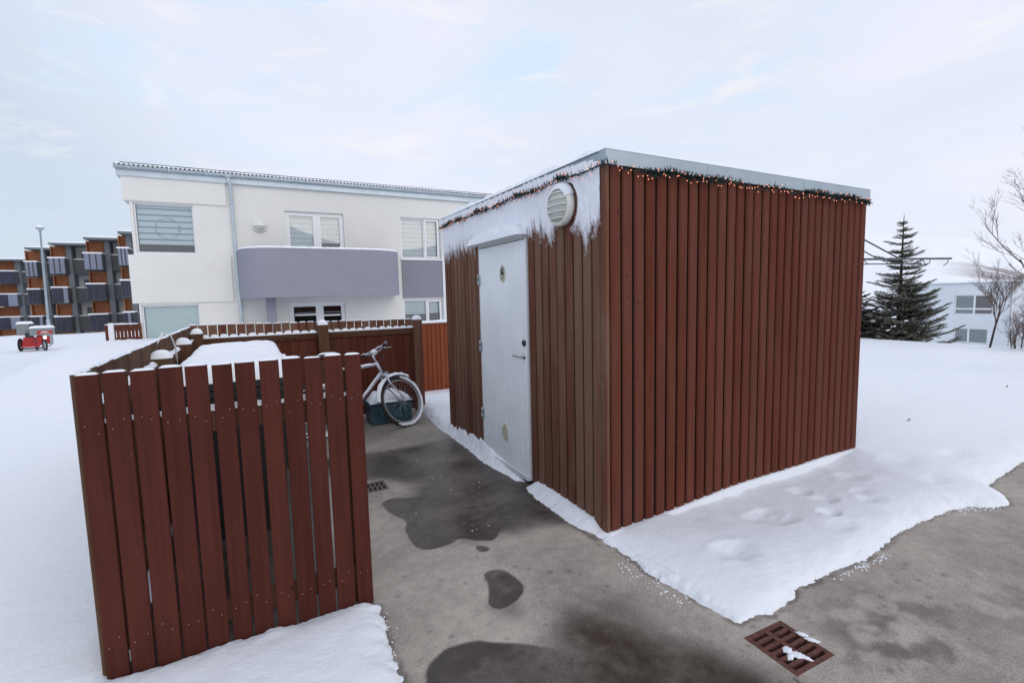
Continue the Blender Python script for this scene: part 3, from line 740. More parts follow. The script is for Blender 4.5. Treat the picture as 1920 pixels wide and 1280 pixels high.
# ------------------------------------------------------------------ fences of the bin enclosure
FG = 'fences round the bin enclosure'
def capboard(mb, x0, x1, y0, y1, z, h): mb.mound(x0, x1, y0, y1, z-.001, h, 6, 4, .4, 3.2)
rf = random.Random(31)
ft = thing('wooden_fence', (-.09, 2.565, 0), 'near dark red fence panel of eleven tall boards standing in the snow', 'fence', FG)
edges = [(136, 186), (188, 238), (241, 292), (294, 342), (344, 389), (395, 435), (438, 478), (484, 523), (527, 565), (568, 603), (606, 642), (645, 677)]
bd = MB(); sn = MB(); nl = MB()
for i, (a, b_) in enumerate(edges):
    ya_ = 702-(a-136)*39/540; xa = hy(a, ya_, 2.555)[0]; xb = hy(b_, ya_, 2.555)[0]
    xa, xb = hy(a, 702-(a-136)*.0722, 2.555)[0], hy(b_, 702-(b_-136)*.0722, 2.555)[0]
    xa += .0018; xb -= .0026
    zt = 1.372+rf.uniform(-.004, .003); yo = rf.uniform(-.003, .003)
    bd.cbox(xa, 2.555+yo, 0.012+rf.uniform(-.006, .006), xb, 2.577+yo, zt, .003)
    capboard(sn, xa+.002, xb-.002, 2.553+yo, 2.579+yo, zt, rf.uniform(.006, .012))
    for z in (.20, 1.14):
        for fx_ in (.28, .74):
            q = xa+(xb-xa)*(fx_+rf.uniform(-.06, .06)); zz_ = z+rf.uniform(-.03, .03)
            nl.lathe((q, 2.5552+yo, zz_), (0, -1, 0), [(.0, 0), (.0022, 0), (.0018, .0012), (0, .0013)], 8)
panel = bd.build('board_panel', 'fence_red', ft); sn.build('snow_cap', 'snow', panel); nl.build('screw_heads', 'steel', panel)
for z in (.13, 1.06):
    mb = MB(); mb.box(-.64, 2.581, z, .455, 2.62, z+.095); mb.build('rail', 'fence_brown_x', ft)
mb = MB(); mb.mound(-.64, .455, 2.581, 2.62, 1.155, .02, 30, 4, .5, 5); mb.build('rail_snow', 'snow', ft)
for x in (.36,):
    mb = MB(); mb.cbox(x, 2.622, 0, x+.09, 2.70, 1.28, .004); mb.build('post', 'fence_brown', ft)
# left fence, seen from inside
ft = thing('wooden_fence', (-.65, 4.7, 0), 'weathered brown side fence running back from the near panel to the far corner', 'fence', FG)
bd = MB(); sn = MB(); y = 2.585
while y < 6.93:
    w = .098; zt = 1.368-.0*(y-2.6)+rf.uniform(-.004, .004)
    bd.cbox(-.672, y, 0.0, -.650, y+w, zt, .003); sn.mound(-.674, -.648, y, y+w+.005, zt-.001, rf.uniform(.008, .014), 4, 6, .4, 4); y += .106
panel = bd.build('board_panel', 'fence_brown', ft); sn.build('snow_cap', 'snow', panel)
for z in (.2, 1.12):
    mb = MB(); mb.box(-.648, 2.63, z, -.612, 6.86, z+.09); mb.build('rail', 'fence_brown', ft)
mb = MB(); mb.mound(-.648, -.612, 2.63, 6.86, 1.209, .03, 4, 90, .5, 8); mb.build('rail_snow', 'snow', ft)
def snowcap(mb, cx_, cy_, w, z, h): 
    mb.mound(cx_-w/2-.004, cx_+w/2+.004, cy_-w/2-.004, cy_+w/2+.004, z-.002, h, 10, 10, .12, 2.3, over=.006)
for (cx_, cy_) in ((-.598, 4.30), (-.598, 5.62)):
    mb = MB(); mb.cbox(cx_-.064, cy_-.064, 0, cx_+.064, cy_+.064, 1.265, .005); p = mb.build('post', 'fence_brown', ft)
    mb = MB(); snowcap(mb, cx_, cy_, .128, 1.265, .055); mb.build('snow_cap', 'snow', p)
mb = MB(); mb.tube([(-.66, 4.55, 1.33), (-.62, 4.62, 1.42), (-.585, 4.75, 1.40), (-.57, 4.85, 1.28), (-.57, 4.88, 1.12)], .006, 6)
tag(mb.build('cable', 'white_paint', origin=(-.6, 4.7, 1.2)), 'thin white cable looped over the top of the side fence', 'cable')
# back fence
ft = thing('wooden_fence', (.75, 6.9, 0), 'back fence of the bin enclosure with a snowy rail, behind the bicycle', 'fence', FG)
bd = MB(); sn = MB(); x = -.672
while x < 2.10:
    w = .091; zt = 1.385-.016*(x+.6)+rf.uniform(-.004, .004)
    bd.cbox(x, 6.905, .02, x+w, 6.925, zt, .003); sn.mound(x, x+w, 6.903, 6.927, zt-.001, .010, 5, 4, .4, 4); x += .1015
panel = bd.build('board_panel', 'fence_brown_mix' if 'fence_brown_mix' in M else 'shed_brown', ft); sn.build('snow_cap', 'snow', panel)
# inner boards below the rail
mb = MB(); x = -.53
while x < 2.05: mb.cbox(x, 6.868, .03, x+.104, 6.886, 1.135, .003); x += .1065
mb.build('lining', 'shed_red', ft)
for z0, z1 in ((1.14, 1.222), (.15, .23)):
    mb = MB(); mb.box(-.56, 6.848, z0, 2.07, 6.904, z1); r_ = mb.build('rail', 'fence_brown_x', ft)
    if z0 > 1:
        mb = MB(); x = -.56
        while x < 2.02: mb.mound(x, x+.106, 6.842, 6.903, z1-.001, .038, 7, 5, .3, 2.6); x += .1015
        mb.build('rail_snow', 'snow', r_)
for cx_, cy_, zt in ((-.585, 6.83, 1.295), (.825, 6.80, 1.335), (2.125, 6.86, 1.345)):
    mb = MB(); mb.cbox(cx_-.062, cy_-.062, 0, cx_+.062, cy_+.062, zt, .005); p = mb.build('post', 'fence_brown' if cx_ < 2 else 'shed_brown', ft)
    mb = MB(); snowcap(mb, cx_, cy_, .124, zt, .055); mb.build('snow_cap', 'snow', p)

# orange fence further down the slope
ft = thing('wooden_fence', (3.4, 10, -.4), 'lower orange-brown fence of narrow boards just left of the shed', 'fence')
bd = MB(); x = 1.6
while x < 6.0: bd.cbox(x, 10, -.5, x+.092, 10.02, 1.10, .006); x += .101
bd.box(1.6, 10.018, -.45, 6.0, 10.05, 1.09, 1)
panel = bd.build('board_panel', ['orange_wood', 'dark_gap'], ft)
mb = MB(); mb.box(1.58, 9.97, 1.10, 6.02, 10.06, 1.125); cp = mb.build('cap_board', 'white_paint', ft)
mb = MB(); mb.mound(1.58, 6.02, 9.965, 10.065, 1.124, .035, 60, 5, .2, 8); mb.build('snow_cap', 'snow', cp)

# ------------------------------------------------------------------ wheeled bins
for k, (y0, lab) in enumerate(((3.74, 'nearer dark wheeled bin with snow heaped on its lid behind the near fence panel'), (4.72, 'farther dark wheeled bin under thick snow beside the brown side fence'))):
    x0, x1, y1 = -.46, .19, y0+.90
    t = thing('wheelie_bin', ((x0+x1)/2, y0+.45, 0), lab, 'bin', 'snow-covered bins in the enclosure')
    mb = MB(); a = .05
    vs = [(x0+a, y0+a, .12), (x1-a, y0+a, .12), (x1-a, y1-a, .12), (x0+a, y1-a, .12), (x0, y0, 1.06), (x1, y0, 1.06), (x1, y1, 1.06), (x0, y1, 1.06)]
    mb.add(vs, [(0, 3, 2, 1), (4, 5, 6, 7), (0, 1, 5, 4), (1, 2, 6, 5), (2, 3, 7, 6), (3, 0, 4, 7)])
    mb.cbox(x0-.02, y0-.02, 1.02, x1+.02, y1+.02, 1.07, .008)
    for q in (.2, .5, .8): mb.box(x1-.012, y0+(y1-y0)*q-.015, .3, x1+.008, y0+(y1-y0)*q+.015, 1.02)
    mb.build('body', 'bin_grey', t)
    mb = MB(); mb.cbox(x0-.03, y0-.03, 1.073, x1+.03, y1+.03, 1.13, .02); mb.tube([(x1+.02, y0+.08, 1.07), (x1+.075, y0+.10, 1.075), (x1+.075, y1-.10, 1.075), (x1+.02, y1-.08, 1.07)], .016, 8)
    lid = mb.build('lid', 'bin_grey', t)
    mb = MB(); mb.mound(x0-.03, x1+.035, y0-.03, y1+.075, 1.128, .125, 34, 34, .10, 11, over=.01); mb.mound(x1+.035, x1+.10, y0+.06, y1-.06, 1.088, .03, 5, 16, .3, 3)
    mb.build('lid_snow', 'snow', lid)
    for wx in (x0+.10, x1-.10):
        mb = MB(); mb.lathe((wx-.02, y1-.09, .085), (1, 0, 0), [(0, 0), (.07, 0), (.085, .008), (.085, .034), (.07, .042), (0, .042)], 20); mb.build('wheel', 'black_rubber', t)
    mb = MB(); mb.box(x0+.06, y0+.06, .0, x1-.06, y0+.12, .13); mb.build('foot', 'bin_grey', t)

# ------------------------------------------------------------------ crate behind the wheel
cx0, cx1, cy0, cy1, cz = 1.27, 1.85, 6.28, 6.66, .27
t = thing('plastic_crate', ((cx0+cx1)/2, (cy0+cy1)/2, 0), 'teal plastic crate full of snow behind the front wheel of the bicycle', 'crate')
mb = MB(); a = .02
for (p0, p1, q) in ((0, 0, 0),):
    mb.box(cx0+a, cy0+a, .004, cx1-a, cy1-a, .02)
    def side(ax0, ay0, ax1, ay1):
        mb.box(ax0, ay0, .02, ax1, ay1, cz)
    side(cx0+a, cy0+a, cx1-a, cy0+a+.012); side(cx0+a, cy1-a-.012, cx1-a, cy1-a); side(cx0+a, cy0+a+.012, cx0+a+.012, cy1-a-.012); side(cx1-a-.012, cy0+a+.012, cx1-a, cy1-a-.012)
for q in range(7): xx = cx0+a+.02+q*(cx1-cx0-2*a-.05)/6; mb.box(xx, cy0+a-.009, .03, xx+.010, cy0+a, cz-.03)
mb.box(cx0+a, cy0+a-.012, .02, cx1-a, cy0+a, .04)
mb.build('body', 'crate_teal', t)
mb = MB(); mb.box(cx0, cy0, cz, cx1, cy0+.04, cz+.02); mb.box(cx0, cy1-.04, cz, cx1, cy1, cz+.02); mb.box(cx0, cy0+.04, cz, cx0+.04, cy1-.04, cz+.02); mb.box(cx1-.04, cy0+.04, cz, cx1, cy1-.04, cz+.02)
mb.build('rim', 'crate_teal', t)
mb = MB(); mb.mound(cx0+.01, cx1-.01, cy0+.01, cy1-.01, cz-.0, .13, 20, 16, .5, 2.6)
mb.mound(cx0+.0, cx1, cy0, cy0+.03, cz+.02, .012, 20, 3, .5, 6); mb.build('snow_fill', 'snow', t)

# ------------------------------------------------------------------ bicycle
bt = thing('bicycle', (1.2, 6.06, 0), 'silver mountain bicycle dusted with snow leaning in the bin enclosure', 'bicycle')
LEAN, HEAD, STEER = R(12), R(-1.5), R(27)
FC = Vector((1.665, 6.03, 0.0))                          # front contact point
WB = 1.06; WR = .335
Mb = Matrix.Translation(FC) @ Matrix.Rotation(HEAD, 4, 'Z') @ Matrix.Rotation(-LEAN, 4, 'X')    # local: x forward, y left, z up, origin at front contact
hub = Vector((0, 0, WR)); rhub = Vector((-WB, 0, WR)); bbk = Vector((-WB+.43, 0, .29))
ht = Vector((-.30, 0, .86)); hb = Vector((-.235, 0, .70)); seatt = Vector((-WB+.24, 0, .78)); seatp = Vector((-WB+.19, 0, .93))
ax_ = (ht-hb).normalized()
Ms = Mb @ Matrix.Translation(hb) @ Matrix.Rotation(STEER, 4, ax_) @ Matrix.Translation(-hb)
def bmb(Mx): mb = MB(); mb.X = Mx; return mb
def wheel(Mx, c, name='wheel'):
    mb = bmb(Mx); n_ = 48; cp = [(c[0]+.312*math.cos(2*math.pi*i/n_), c[1], c[2]+.312*math.sin(2*math.pi*i/n_)) for i in range(n_)]
    mb.tube(cp, .026, 10, closed=True)
    for i in range(88):
        th = 2*math.pi*i/88
        for s_ in (-1, 1):
            p = Vector((math.cos(th), 0, math.sin(th))); q = Vector(c)+p*.333+Vector((0, s_*.011, 0)); tg = Vector((-math.sin(th), 0, math.cos(th)))
            mb.add([q-tg*.006-Vector((0, .006, 0)), q+tg*.006-Vector((0, .006, 0)), q+tg*.006+Vector((0, .006, 0)), q-tg*.006+Vector((0, .006, 0)),
                    q-tg*.005-Vector((0, .005, 0))+p*.005, q+tg*.005-Vector((0, .005, 0))+p*.005, q+tg*.005+Vector((0, .005, 0))+p*.005, q-tg*.005+Vector((0, .005, 0))+p*.005],
                   [(4, 5, 6, 7), (0, 1, 5, 4), (1, 2, 6, 5), (2, 3, 7, 6), (3, 0, 4, 7)])
    w = mb.build('wheel', 'black_rubber', bt)
    mb = bmb(Mx)
    cp = [(c[0]+.283*math.cos(2*math.pi*i/n_), c[1], c[2]+.283*math.sin(2*math.pi*i/n_)) for i in range(n_)]; mb.tube(cp, .011, 8, closed=True)
    mb.build('rim', 'steel', w)
    mb = bmb(Mx)
    for i in range(32):
        th = 2*math.pi*i/32; s_ = .028 if i % 2 else -.028
        h0 = Vector(c)+Vector((.022*math.cos(th+1.0*(1 if i % 4 < 2 else -1)), s_, .022*math.sin(th+1.0*(1 if i % 4 < 2 else -1))))
        mb.tube([h0, Vector(c)+Vector((.277*math.cos(th), 0, .277*math.sin(th)))], .0013, 4)
    mb.build('spokes', 'steel', w)
    mb = bmb(Mx); mb.lathe(Vector(c)+Vector((0, -.045, 0)), (0, 1, 0), [(0, 0), (.010, 0), (.024, .012), (.014, .02), (.014, .07), (.024, .078), (.010, .09), (0, .09)], 14); mb.build('hub', 'steel', w)
    # snow stuck to the right side of the tyre and on the inside bottom
    mb = bmb(Mx); vs = []; fs = []; m_ = 120
    for i in range(m_+1):
        th = -R(115)+R(205)*i/m_; nz = noise.noise(Vector((math.cos(th)*6, math.sin(th)*6, 2))); 
        tp = min(1, i/10, (m_-i)/10)**.5; lo = .318-.018*tp; hi = .320+.010*tp+.012*nz*tp+.006*noise.noise(Vector((th*30, 0, 0)))
        d = Vector((math.cos(th), 0, math.sin(th)))
        for r_, y_ in ((lo-.008, -.014), (lo, -.030), ((lo+hi)/2, -.0335), (hi, -.024)): vs.append(Vector(c)+d*r_+Vector((0, y_, 0)))
    for i in range(m_):
        for q in range(3): fs.append((i*4+q, i*4+q+1, (i+1)*4+q+1, (i+1)*4+q))
    mb.add(vs, fs, 0, True); mb.build('snow', 'snow', w)
wheel(Ms, hub); wheel(Mb, rhub)
mb = bmb(Mb)
mb.tube([hb, ht], .021, 12); mb.tube([hb+ax_*.02, bbk], .021, 12); mb.tube([ht-ax_*.03, seatt], .018, 12); mb.tube([bbk, seatt+(seatt-bbk).normalized()*.04], .017, 12)
for s_ in (-1, 1):
    e = Vector((0, .055*s_, 0)); mb.tube([bbk+Vector((0, .02*s_, 0)), rhub+e], .010, 8); mb.tube([seatt+Vector((0, .015*s_, -.03)), rhub+e], .008, 8)
mb.lathe(bbk-Vector((0, .037, 0)), (0, 1, 0), [(0, 0), (.022, 0), (.022, .074), (0, .074)], 14)
frame = mb.build('frame', 'bike_silver', bt)
mb = bmb(Mb)                                             # snow lying on the tubes
def tubesnow(a, b_, r, th=.012, n_=26):
    a = Vector(a); b_ = Vector(b_); vs = []; fs = []
    for i in range(n_+1):
        p = a.lerp(b_, i/n_); k = max(.15, .8+noise.noise(p*22)*1.1)*math.sin(math.pi*min(1, max(.04, i/n_)))**.3
        for ang in (-75, -40, 0, 40, 75):
            rr = r+.0008+th*k*math.cos(R(ang))**2; vs.append(p+Vector((0, math.sin(R(ang))*rr, math.cos(R(ang))*rr)))
    for i in range(n_):
        for q in range(4): fs.append((i*5+q, i*5+q+1, (i+1)*5+q+1, (i+1)*5+q))
    mb.add(vs, fs, 0, True)
tubesnow(ht-ax_*.03, seatt, .018); tubesnow(hb+ax_*.03, bbk, .021, .009); tubesnow(bbk, rhub+Vector((0, -.05, 0)), .011, .01)
mb.build('snow', 'snow', frame)
mb = bmb(Ms)                                             # fork
crown = hb-ax_*.02
for s_ in (-1, 1):
    mb.tube([crown+Vector((0, .052*s_, 0)), crown+Vector((.05, .055*s_, -.12)), hub+Vector((-.02, .055*s_, .06)), hub+Vector((0, .055*s_, 0))], [.015, .014, .010, .009], 10)
mb.tube([crown+Vector((0, -.06, 0)), crown+Vector((0, .06, 0))], .016, 10); mb.tube([crown, crown+ax_*.02], .019, 10)
for s_ in (-1, 1): mb.tube([crown+Vector((.03, .05*s_, .0)), crown+Vector((.055, .035*s_, .03)), crown+Vector((.05, .0, .06))], .006, 6)
fork = mb.build('fork', 'bike_silver', bt)
mb = bmb(Ms)                                             # front mudguard
vs = []; fs = []; n_ = 30
for i in range(n_+1):
    th = R(62)+R(120)*i/n_; d = Vector((math.cos(th), 0, math.sin(th)))
    for y_, r_ in ((-.032, .352), (-.018, .366), (0, .370), (.018, .366), (.032, .352)): vs.append(hub+d*r_+Vector((0, y_, 0)))
    for y_, r_ in ((.030, .349), (0, .366), (-.030, .349)): vs.append(hub+d*r_+Vector((0, y_, 0)))
for i in range(n_):
    for q in range(8): q2 = (q+1) % 8; fs.append((i*8+q, i*8+q2, (i+1)*8+q2, (i+1)*8+q))
mb.add(vs, fs, 0, True); mg = mb.build('mudguard', 'bike_silver', bt)
mb = bmb(Ms); vs = []; fs = []
for i in range(n_+1):
    th = R(64)+R(115)*i/n_; d = Vector((math.cos(th), 0, math.sin(th))); k = .010*(1+noise.noise(d*9))
    for y_, r_ in ((-.037, .352), (-.022, .368+k), (0, .374+k*1.3), (.02, .368+k), (.03, .354)): vs.append(hub+d*r_+Vector((0, y_, 0)))
for i in range(n_):
    for q in range(4): fs.append((i*5+q, i*5+q+1, (i+1)*5+q+1, (i+1)*5+q))
mb.add(vs, fs, 0, True); mb.build('snow', 'snow', mg)
stem = ht+ax_*.10; clamp_ = stem+Vector((.075, 0, .045))
mb = bmb(Ms); mb.tube([ht, stem], .014, 10); mb.tube([stem-ax_*.01, clamp_], .016, 10)
bars = [clamp_+Vector(p) for p in ((-.055, -.29, .025), (-.035, -.20, .022), (0, -.07, .0), (0, 0, 0), (0, .07, 0), (-.035, .20, .022), (-.055, .29, .025))]
mb.tube(bars, .012, 10); hbr = mb.build('handlebar', 'bike_silver', bt)
for s_ in (0, 1):
    b0, b1 = (bars[0], bars[1]) if s_ == 0 else (bars[6], bars[5])
    mb = bmb(Ms); mb.tube([b0, b0.lerp(b1, .95)], .0175, 10); mb.build('grip', 'black_rubber', hbr)
    mb = bmb(Ms); q = b1.lerp(bars[3], .15); mb.tube([q+Vector((.012, 0, 0)), q+Vector((.035, 0, -.012)), q+Vector((.05, (b0.y-b1.y)*.25, -.02)), q+Vector((.065, (b0.y-b1.y)*.9, -.03))], [.010, .008, .006, .006], 8); mb.build('brake_lever', 'steel', hbr)
    mb = bmb(Ms); mb.tube([q+Vector((.02, 0, -.01)), q+Vector((.11, (q.y*-.3), .02)), clamp_+Vector((.08, -.02 if s_ else .02, -.06)), ht+Vector((.03, 0, -.04)), crown+Vector((.04, .03, .03))], .0028, 5); mb.build('brake_cable', 'black_plastic', hbr)
mb = bmb(Ms); mb.ball(stem+Vector((.03, 0, .045)), .042, (1.1, .9, .75), 12)
for b0, b1 in ((bars[0], bars[1]), (bars[6], bars[5])):
    aa = b0; bb_ = b1; tubesnow(aa, bb_, .0185, .010, 12)
tubesnow(bars[1], bars[5], .0125, .012, 20); mb.build('snow', 'snow', hbr)
mb = bmb(Mb); mb.tube([seatt, seatp], .013, 10); mb.build('seat_post', 'steel', bt)
mb = bmb(Mb); vs = []; fs = []; n_ = 12                  # saddle
for i in range(n_+1):
    u = i/n_; hw_ = .072*(1-u)**.9+.018; x_ = -.13+.27*u; zt_ = .045+.012*(1-u)
    for ang in range(8):
        th = 2*math.pi*ang/8; vs.append(seatp+Vector((x_, hw_*math.cos(th), zt_-.02+.024*math.sin(th))))
for i in range(n_):
    for q in range(8): q2 = (q+1) % 8; fs.append((i*8+q, i*8+q2, (i+1)*8+q2, (i+1)*8+q))
fs += [tuple(range(7, -1, -1)), tuple(n_*8+q for q in range(8))]
mb.add(vs, fs, 0, True); sdl = mb.build('saddle', 'black_plastic', bt)
mb = bmb(Mb); mb.add([seatp+Vector((x_, y_, .05+.052*max(0, (1-(x_/.14)**4))*max(0, 1-(y_/(.085*(1-(x_+.13)/.27)**.9+.02))**2)**.6)) for x_ in np.linspace(-.13, .13, 14) for y_ in np.linspace(-1, 1, 9)*(.068*(1-(x_+.13)/.27)**.9+.02)],
                     [(i*9+j, i*9+j+1, (i+1)*9+j+1, (i+1)*9+j) for i in range(13) for j in range(8)], 0, True); mb.build('snow', 'snow', sdl)
mb = bmb(Mb); mb.ball(seatp+Vector((-.15, -.02, -.06)), .03, (.6, 1, .8), 8); mb.build('reflector', 'red_plastic', bt)
mb = bmb(Mb); mb.lathe(bbk+Vector((0, -.055, 0)), (0, 1, 0), [(.06, 0), (.088, 0), (.088, .004), (.06, .004)], 28); mb.tube([bbk+Vector((0, -.065, 0)), bbk+Vector((.08, -.075, -.15))], .010, 8); mb.tube([bbk+Vector((0, .065, 0)), bbk+Vector((-.08, .075, .15))], .010, 8)
ck = mb.build('crank', 'steel_dark', bt)
for s_, p in ((-1, Vector((.08, -.075, -.15))), (1, Vector((-.08, .075, .15)))):
    mb = bmb(Mb); q = bbk+p; mb.box(q.x-.045, q.y, q.z-.012, q.x+.045, q.y+s_*.09, q.z+.012); mb.build('pedal', 'black_plastic', bt)
mb = bmb(Mb); mb.tube([bbk+Vector((0, -.053, .086)), rhub+Vector((0, -.04, .04)), rhub+Vector((-.04, -.04, 0)), rhub+Vector((0, -.04, -.05)), bbk+Vector((0, -.053, -.086))], .004, 5); mb.build('chain', 'steel_dark', bt)

# ------------------------------------------------------------------ drain grates
def grate(name, x0, x1, y0, y1, nx_, mat, label, snow=False, rowsplit='x'):
    t = thing(name, ((x0+x1)/2, (y0+y1)/2, 0), label, 'drain grate')
    mb = MB(); zt, zb_ = .003, -.022; b_ = .022; mid = .012
    mb.box(x0, y0, zb_, x1, y0+b_, zt); mb.box(x0, y1-b_, zb_, x1, y1, zt); mb.box(x0, y0+b_, zb_, x0+b_, y1-b_, zt); mb.box(x1-b_, y0+b_, zb_, x1, y1-b_, zt)
    if rowsplit == 'x':
        xm = (x0+x1)/2; mb.box(xm-mid, y0+b_, zb_, xm+mid, y1-b_, zt); L = y1-y0-2*b_; n_ = nx_; sl = L/n_*.56; bar = (L-sl*n_)/(n_-1) if n_ > 1 else 0
        for i in range(n_-1):
            a = y0+b_+(i+1)*sl+i*bar
            mb.box(x0+b_, a, zb_, xm-mid, a+bar, zt-.0012); mb.box(xm+mid, a, zb_, x1-b_, a+bar, zt-.0012)
    mb.build('grid', mat, t)
    mb = MB(); mb.box(x0, y0, -.14, x1, y1, -.135); mb.box(x0-.004, y0-.004, -.14, x0-.001, y1+.004, -.003); mb.box(x1+.001, y0-.004, -.14, x1+.004, y1+.004, -.003); mb.box(x0, y0-.004, -.14, x1, y0-.001, -.003); mb.box(x0, y1+.001, -.14, x1, y1+.004, -.003)
    mb.build('pit', 'void', t); return t
g1_ = grate('drain_grate', 1.958, 2.222, 1.113, 1.374, 6, 'rust', 'rusty square drain grate smeared with snow near the tip of the snow patch')
g1_.rotation_euler.z = R(-2.5)
mb = MB()                                                # snow smear on the grate
def blob(cx_, cy_, rx, ry, h, seed, n_=16, rot=0, z=.003):
    vs = []; fs = []; W = n_+1
    ca, sa = math.cos(rot), math.sin(rot)
    ok = {}
    for j in range(W):
        for i in range(W):
            u = 2*i/n_-1; v = 2*j/n_-1; r = math.hypot(u, v); th = math.atan2(v, u)
            rim = .72+.30*noise.noise(Vector((math.cos(th)*2.2+seed, math.sin(th)*2.2, seed)))+.18*noise.noise(Vector((math.cos(th)*6+seed, math.sin(th)*6, seed)))
            k = 1-r/max(.15, rim); ok[(i, j)] = k > -.06
            x_, y_ = u*rx, v*ry; vs.append((cx_+x_*ca-y_*sa, cy_+x_*sa+y_*ca, z+h*math.sqrt(max(0, k))-(.004 if k <= 0 else 0)))
    for j in range(n_):
        for i in range(n_):
            if ok[(i, j)] + ok[(i+1, j)] + ok[(i, j+1)] + ok[(i+1, j+1)] >= 3: fs.append((j*W+i, j*W+i+1, (j+1)*W+i+1, (j+1)*W+i))
    mb.add(vs, fs, 0, True)
for px, py, rx, ry, rot in ((1478, 1220, .030, .020, .9), (1497, 1228, .036, .018, -.9), (1512, 1233, .026, .010, -1.2), (1485, 1231, .028, .011, .2)):
    a, b2 = onz(px, py, 0); blob(a, b2, rx*1.3, ry*1.5, .008, px*.1, rot=rot, n_=22)
mb.build('snow_smear', 'snow', g1_)
mb = MB()
for px, py, rx, ry, rot in ((1505, 1190, .035, .014, -1.1), (1522, 1200, .035, .012, -1.1)):
    a, b2 = onz(px, py, 0); blob(a, b2, rx*1.3, ry*1.5, .008, px*.1, rot=rot, n_=22)
tag(mb.build('snow_patch', 'snow'), 'thin strip of snow on the concrete beside the rusty grate', 'snow', kind='stuff')
g2_ = grate('drain_grate', .742, .962, 4.10, 4.32, 5, 'iron_dark', 'small dark drain grate on the wet concrete just right of the near fence'); g2_.rotation_euler.z = R(90)

# ------------------------------------------------------------------ white house
HY = 16.0
hs = thing('white_house', (2.5, HY, 0), 'white two-storey house with a curved grey balcony and snowy corrugated roof', 'house')
def P(px, py, Y=HY): q = hy(px, py, Y); return q[0], q[2]
XL, XR, ZT = -2.72, 9.0, P(226, 330)[1]
ZT = 4.965
# openings: (x0,x1,z0,z1)
def op(a, b_, c, d): x0, z1 = P(a, b_); x1, z0 = P(c, d); return [x0, x1, z0, z1]
W1 = op(250, 379, 366, 476); W2 = op(264, 573, 376, 650); W3 = op(533, 395, 650, 520); W4 = op(542, 568, 655, 700); W5 = op(751, 407, 827, 486); W6 = op(755, 562, 827, 604)
W1[2] = P(256, 474)[1]; W2[2] = .0; W3[2] = 2.02; W4[2] = -.35; W1[1] = P(365, 430)[0]; W2[1] = P(375, 590)[0]; W2[0] = P(266, 590)[0]; W1[0] = P(253, 430)[0]
W5[0], W5[1] = P(751, 440)[0], P(825, 440)[0]; W6[0], W6[1] = W5[0], W5[1]; W6[2] = .75
def wallpanel(mb, y, yb, x0, x1, z0, z1, holes, mi=0):
    xs_ = sorted({x0, x1, *[h[0] for h in holes], *[h[1] for h in holes]}); zs_ = sorted({z0, z1, *[h[2] for h in holes], *[h[3] for h in holes]})
    xs_ = [v for v in xs_ if x0 <= v <= x1]; zs_ = [v for v in zs_ if z0 <= v <= z1]
    for i in range(len(xs_)-1):
        for j in range(len(zs_)-1):
            cx_, cz_ = (xs_[i]+xs_[i+1])/2, (zs_[j]+zs_[j+1])/2
            if any(h[0] < cx_ < h[1] and h[2] < cz_ < h[3] for h in holes): continue
            mb.add([(xs_[i], y, zs_[j]), (xs_[i+1], y, zs_[j]), (xs_[i+1], y, zs_[j+1]), (xs_[i], y, zs_[j+1])], [(0, 1, 2, 3)], mi)
    for h in holes:
        a, b_, c, d = h
        mb.add([(a, y, c), (b_, y, c), (b_, y, d), (a, y, d), (a, yb, c), (b_, yb, c), (b_, yb, d), (a, yb, d)], [(0, 4, 5, 1), (1, 5, 6, 2), (2, 6, 7, 3), (3, 7, 4, 0)], mi)
mb = MB(); XP = P(435, 400)[0]-.12                        # left bay stands slightly proud
zb1, zb2, zb3 = W1[3]+.04, W1[2]-.05, W2[3]+.06           # recessed window bands
wallpanel(mb, HY, HY+.25, XP, XR, -1.0, ZT, [W3, W4, W5, W6])
wallpanel(mb, HY-.05, HY+.2, XL, XP, zb1, ZT, [])
wallpanel(mb, HY-.0, HY+.2, XL+.12, XP, zb2, zb1, [W1])
wallpanel(mb, HY-.05, HY+.2, XL, XP, zb3, zb2, [])
wallpanel(mb, HY-.0, HY+.2, XL+.12, XP, -1.0, zb3, [W2])
for z0, z1, a in ((zb1, ZT, XL), (zb2, zb1, XL+.12), (zb3, zb2, XL), (-1.0, zb3, XL+.12)):
    mb.add([(a, HY-(.05 if a == XL else 0), z0), (a, HY+9, z0), (a, HY+9, z1), (a, HY-(.05 if a == XL else 0), z1)], [(0, 3, 2, 1)])
    mb.add([(XP, HY-.05, z0), (XP, HY, z0), (XP, HY, z1), (XP, HY-.05, z1)] if a == XL else [(XP, HY, z0)]*4, [(0, 1, 2, 3)] if a == XL else [])
for z in (zb1, zb2, zb3):
    mb.add([(XL, HY-.05, z), (XP, HY-.05, z), (XP, HY+.0, z), (XL, HY+.0, z)], [(0, 1, 2, 3)]); mb.add([(XL, HY, z), (XL+.12, HY, z), (XL+.12, HY+9, z), (XL, HY+9, z)], [(0, 1, 2, 3)])
mb.box(XL+.14, HY+9, -1, XR, HY+9.1, ZT); mb.box(XR-.02, HY+.02, -1, XR+.08, HY+9.1, ZT)
wall = mb.build('wall', 'stucco', hs)
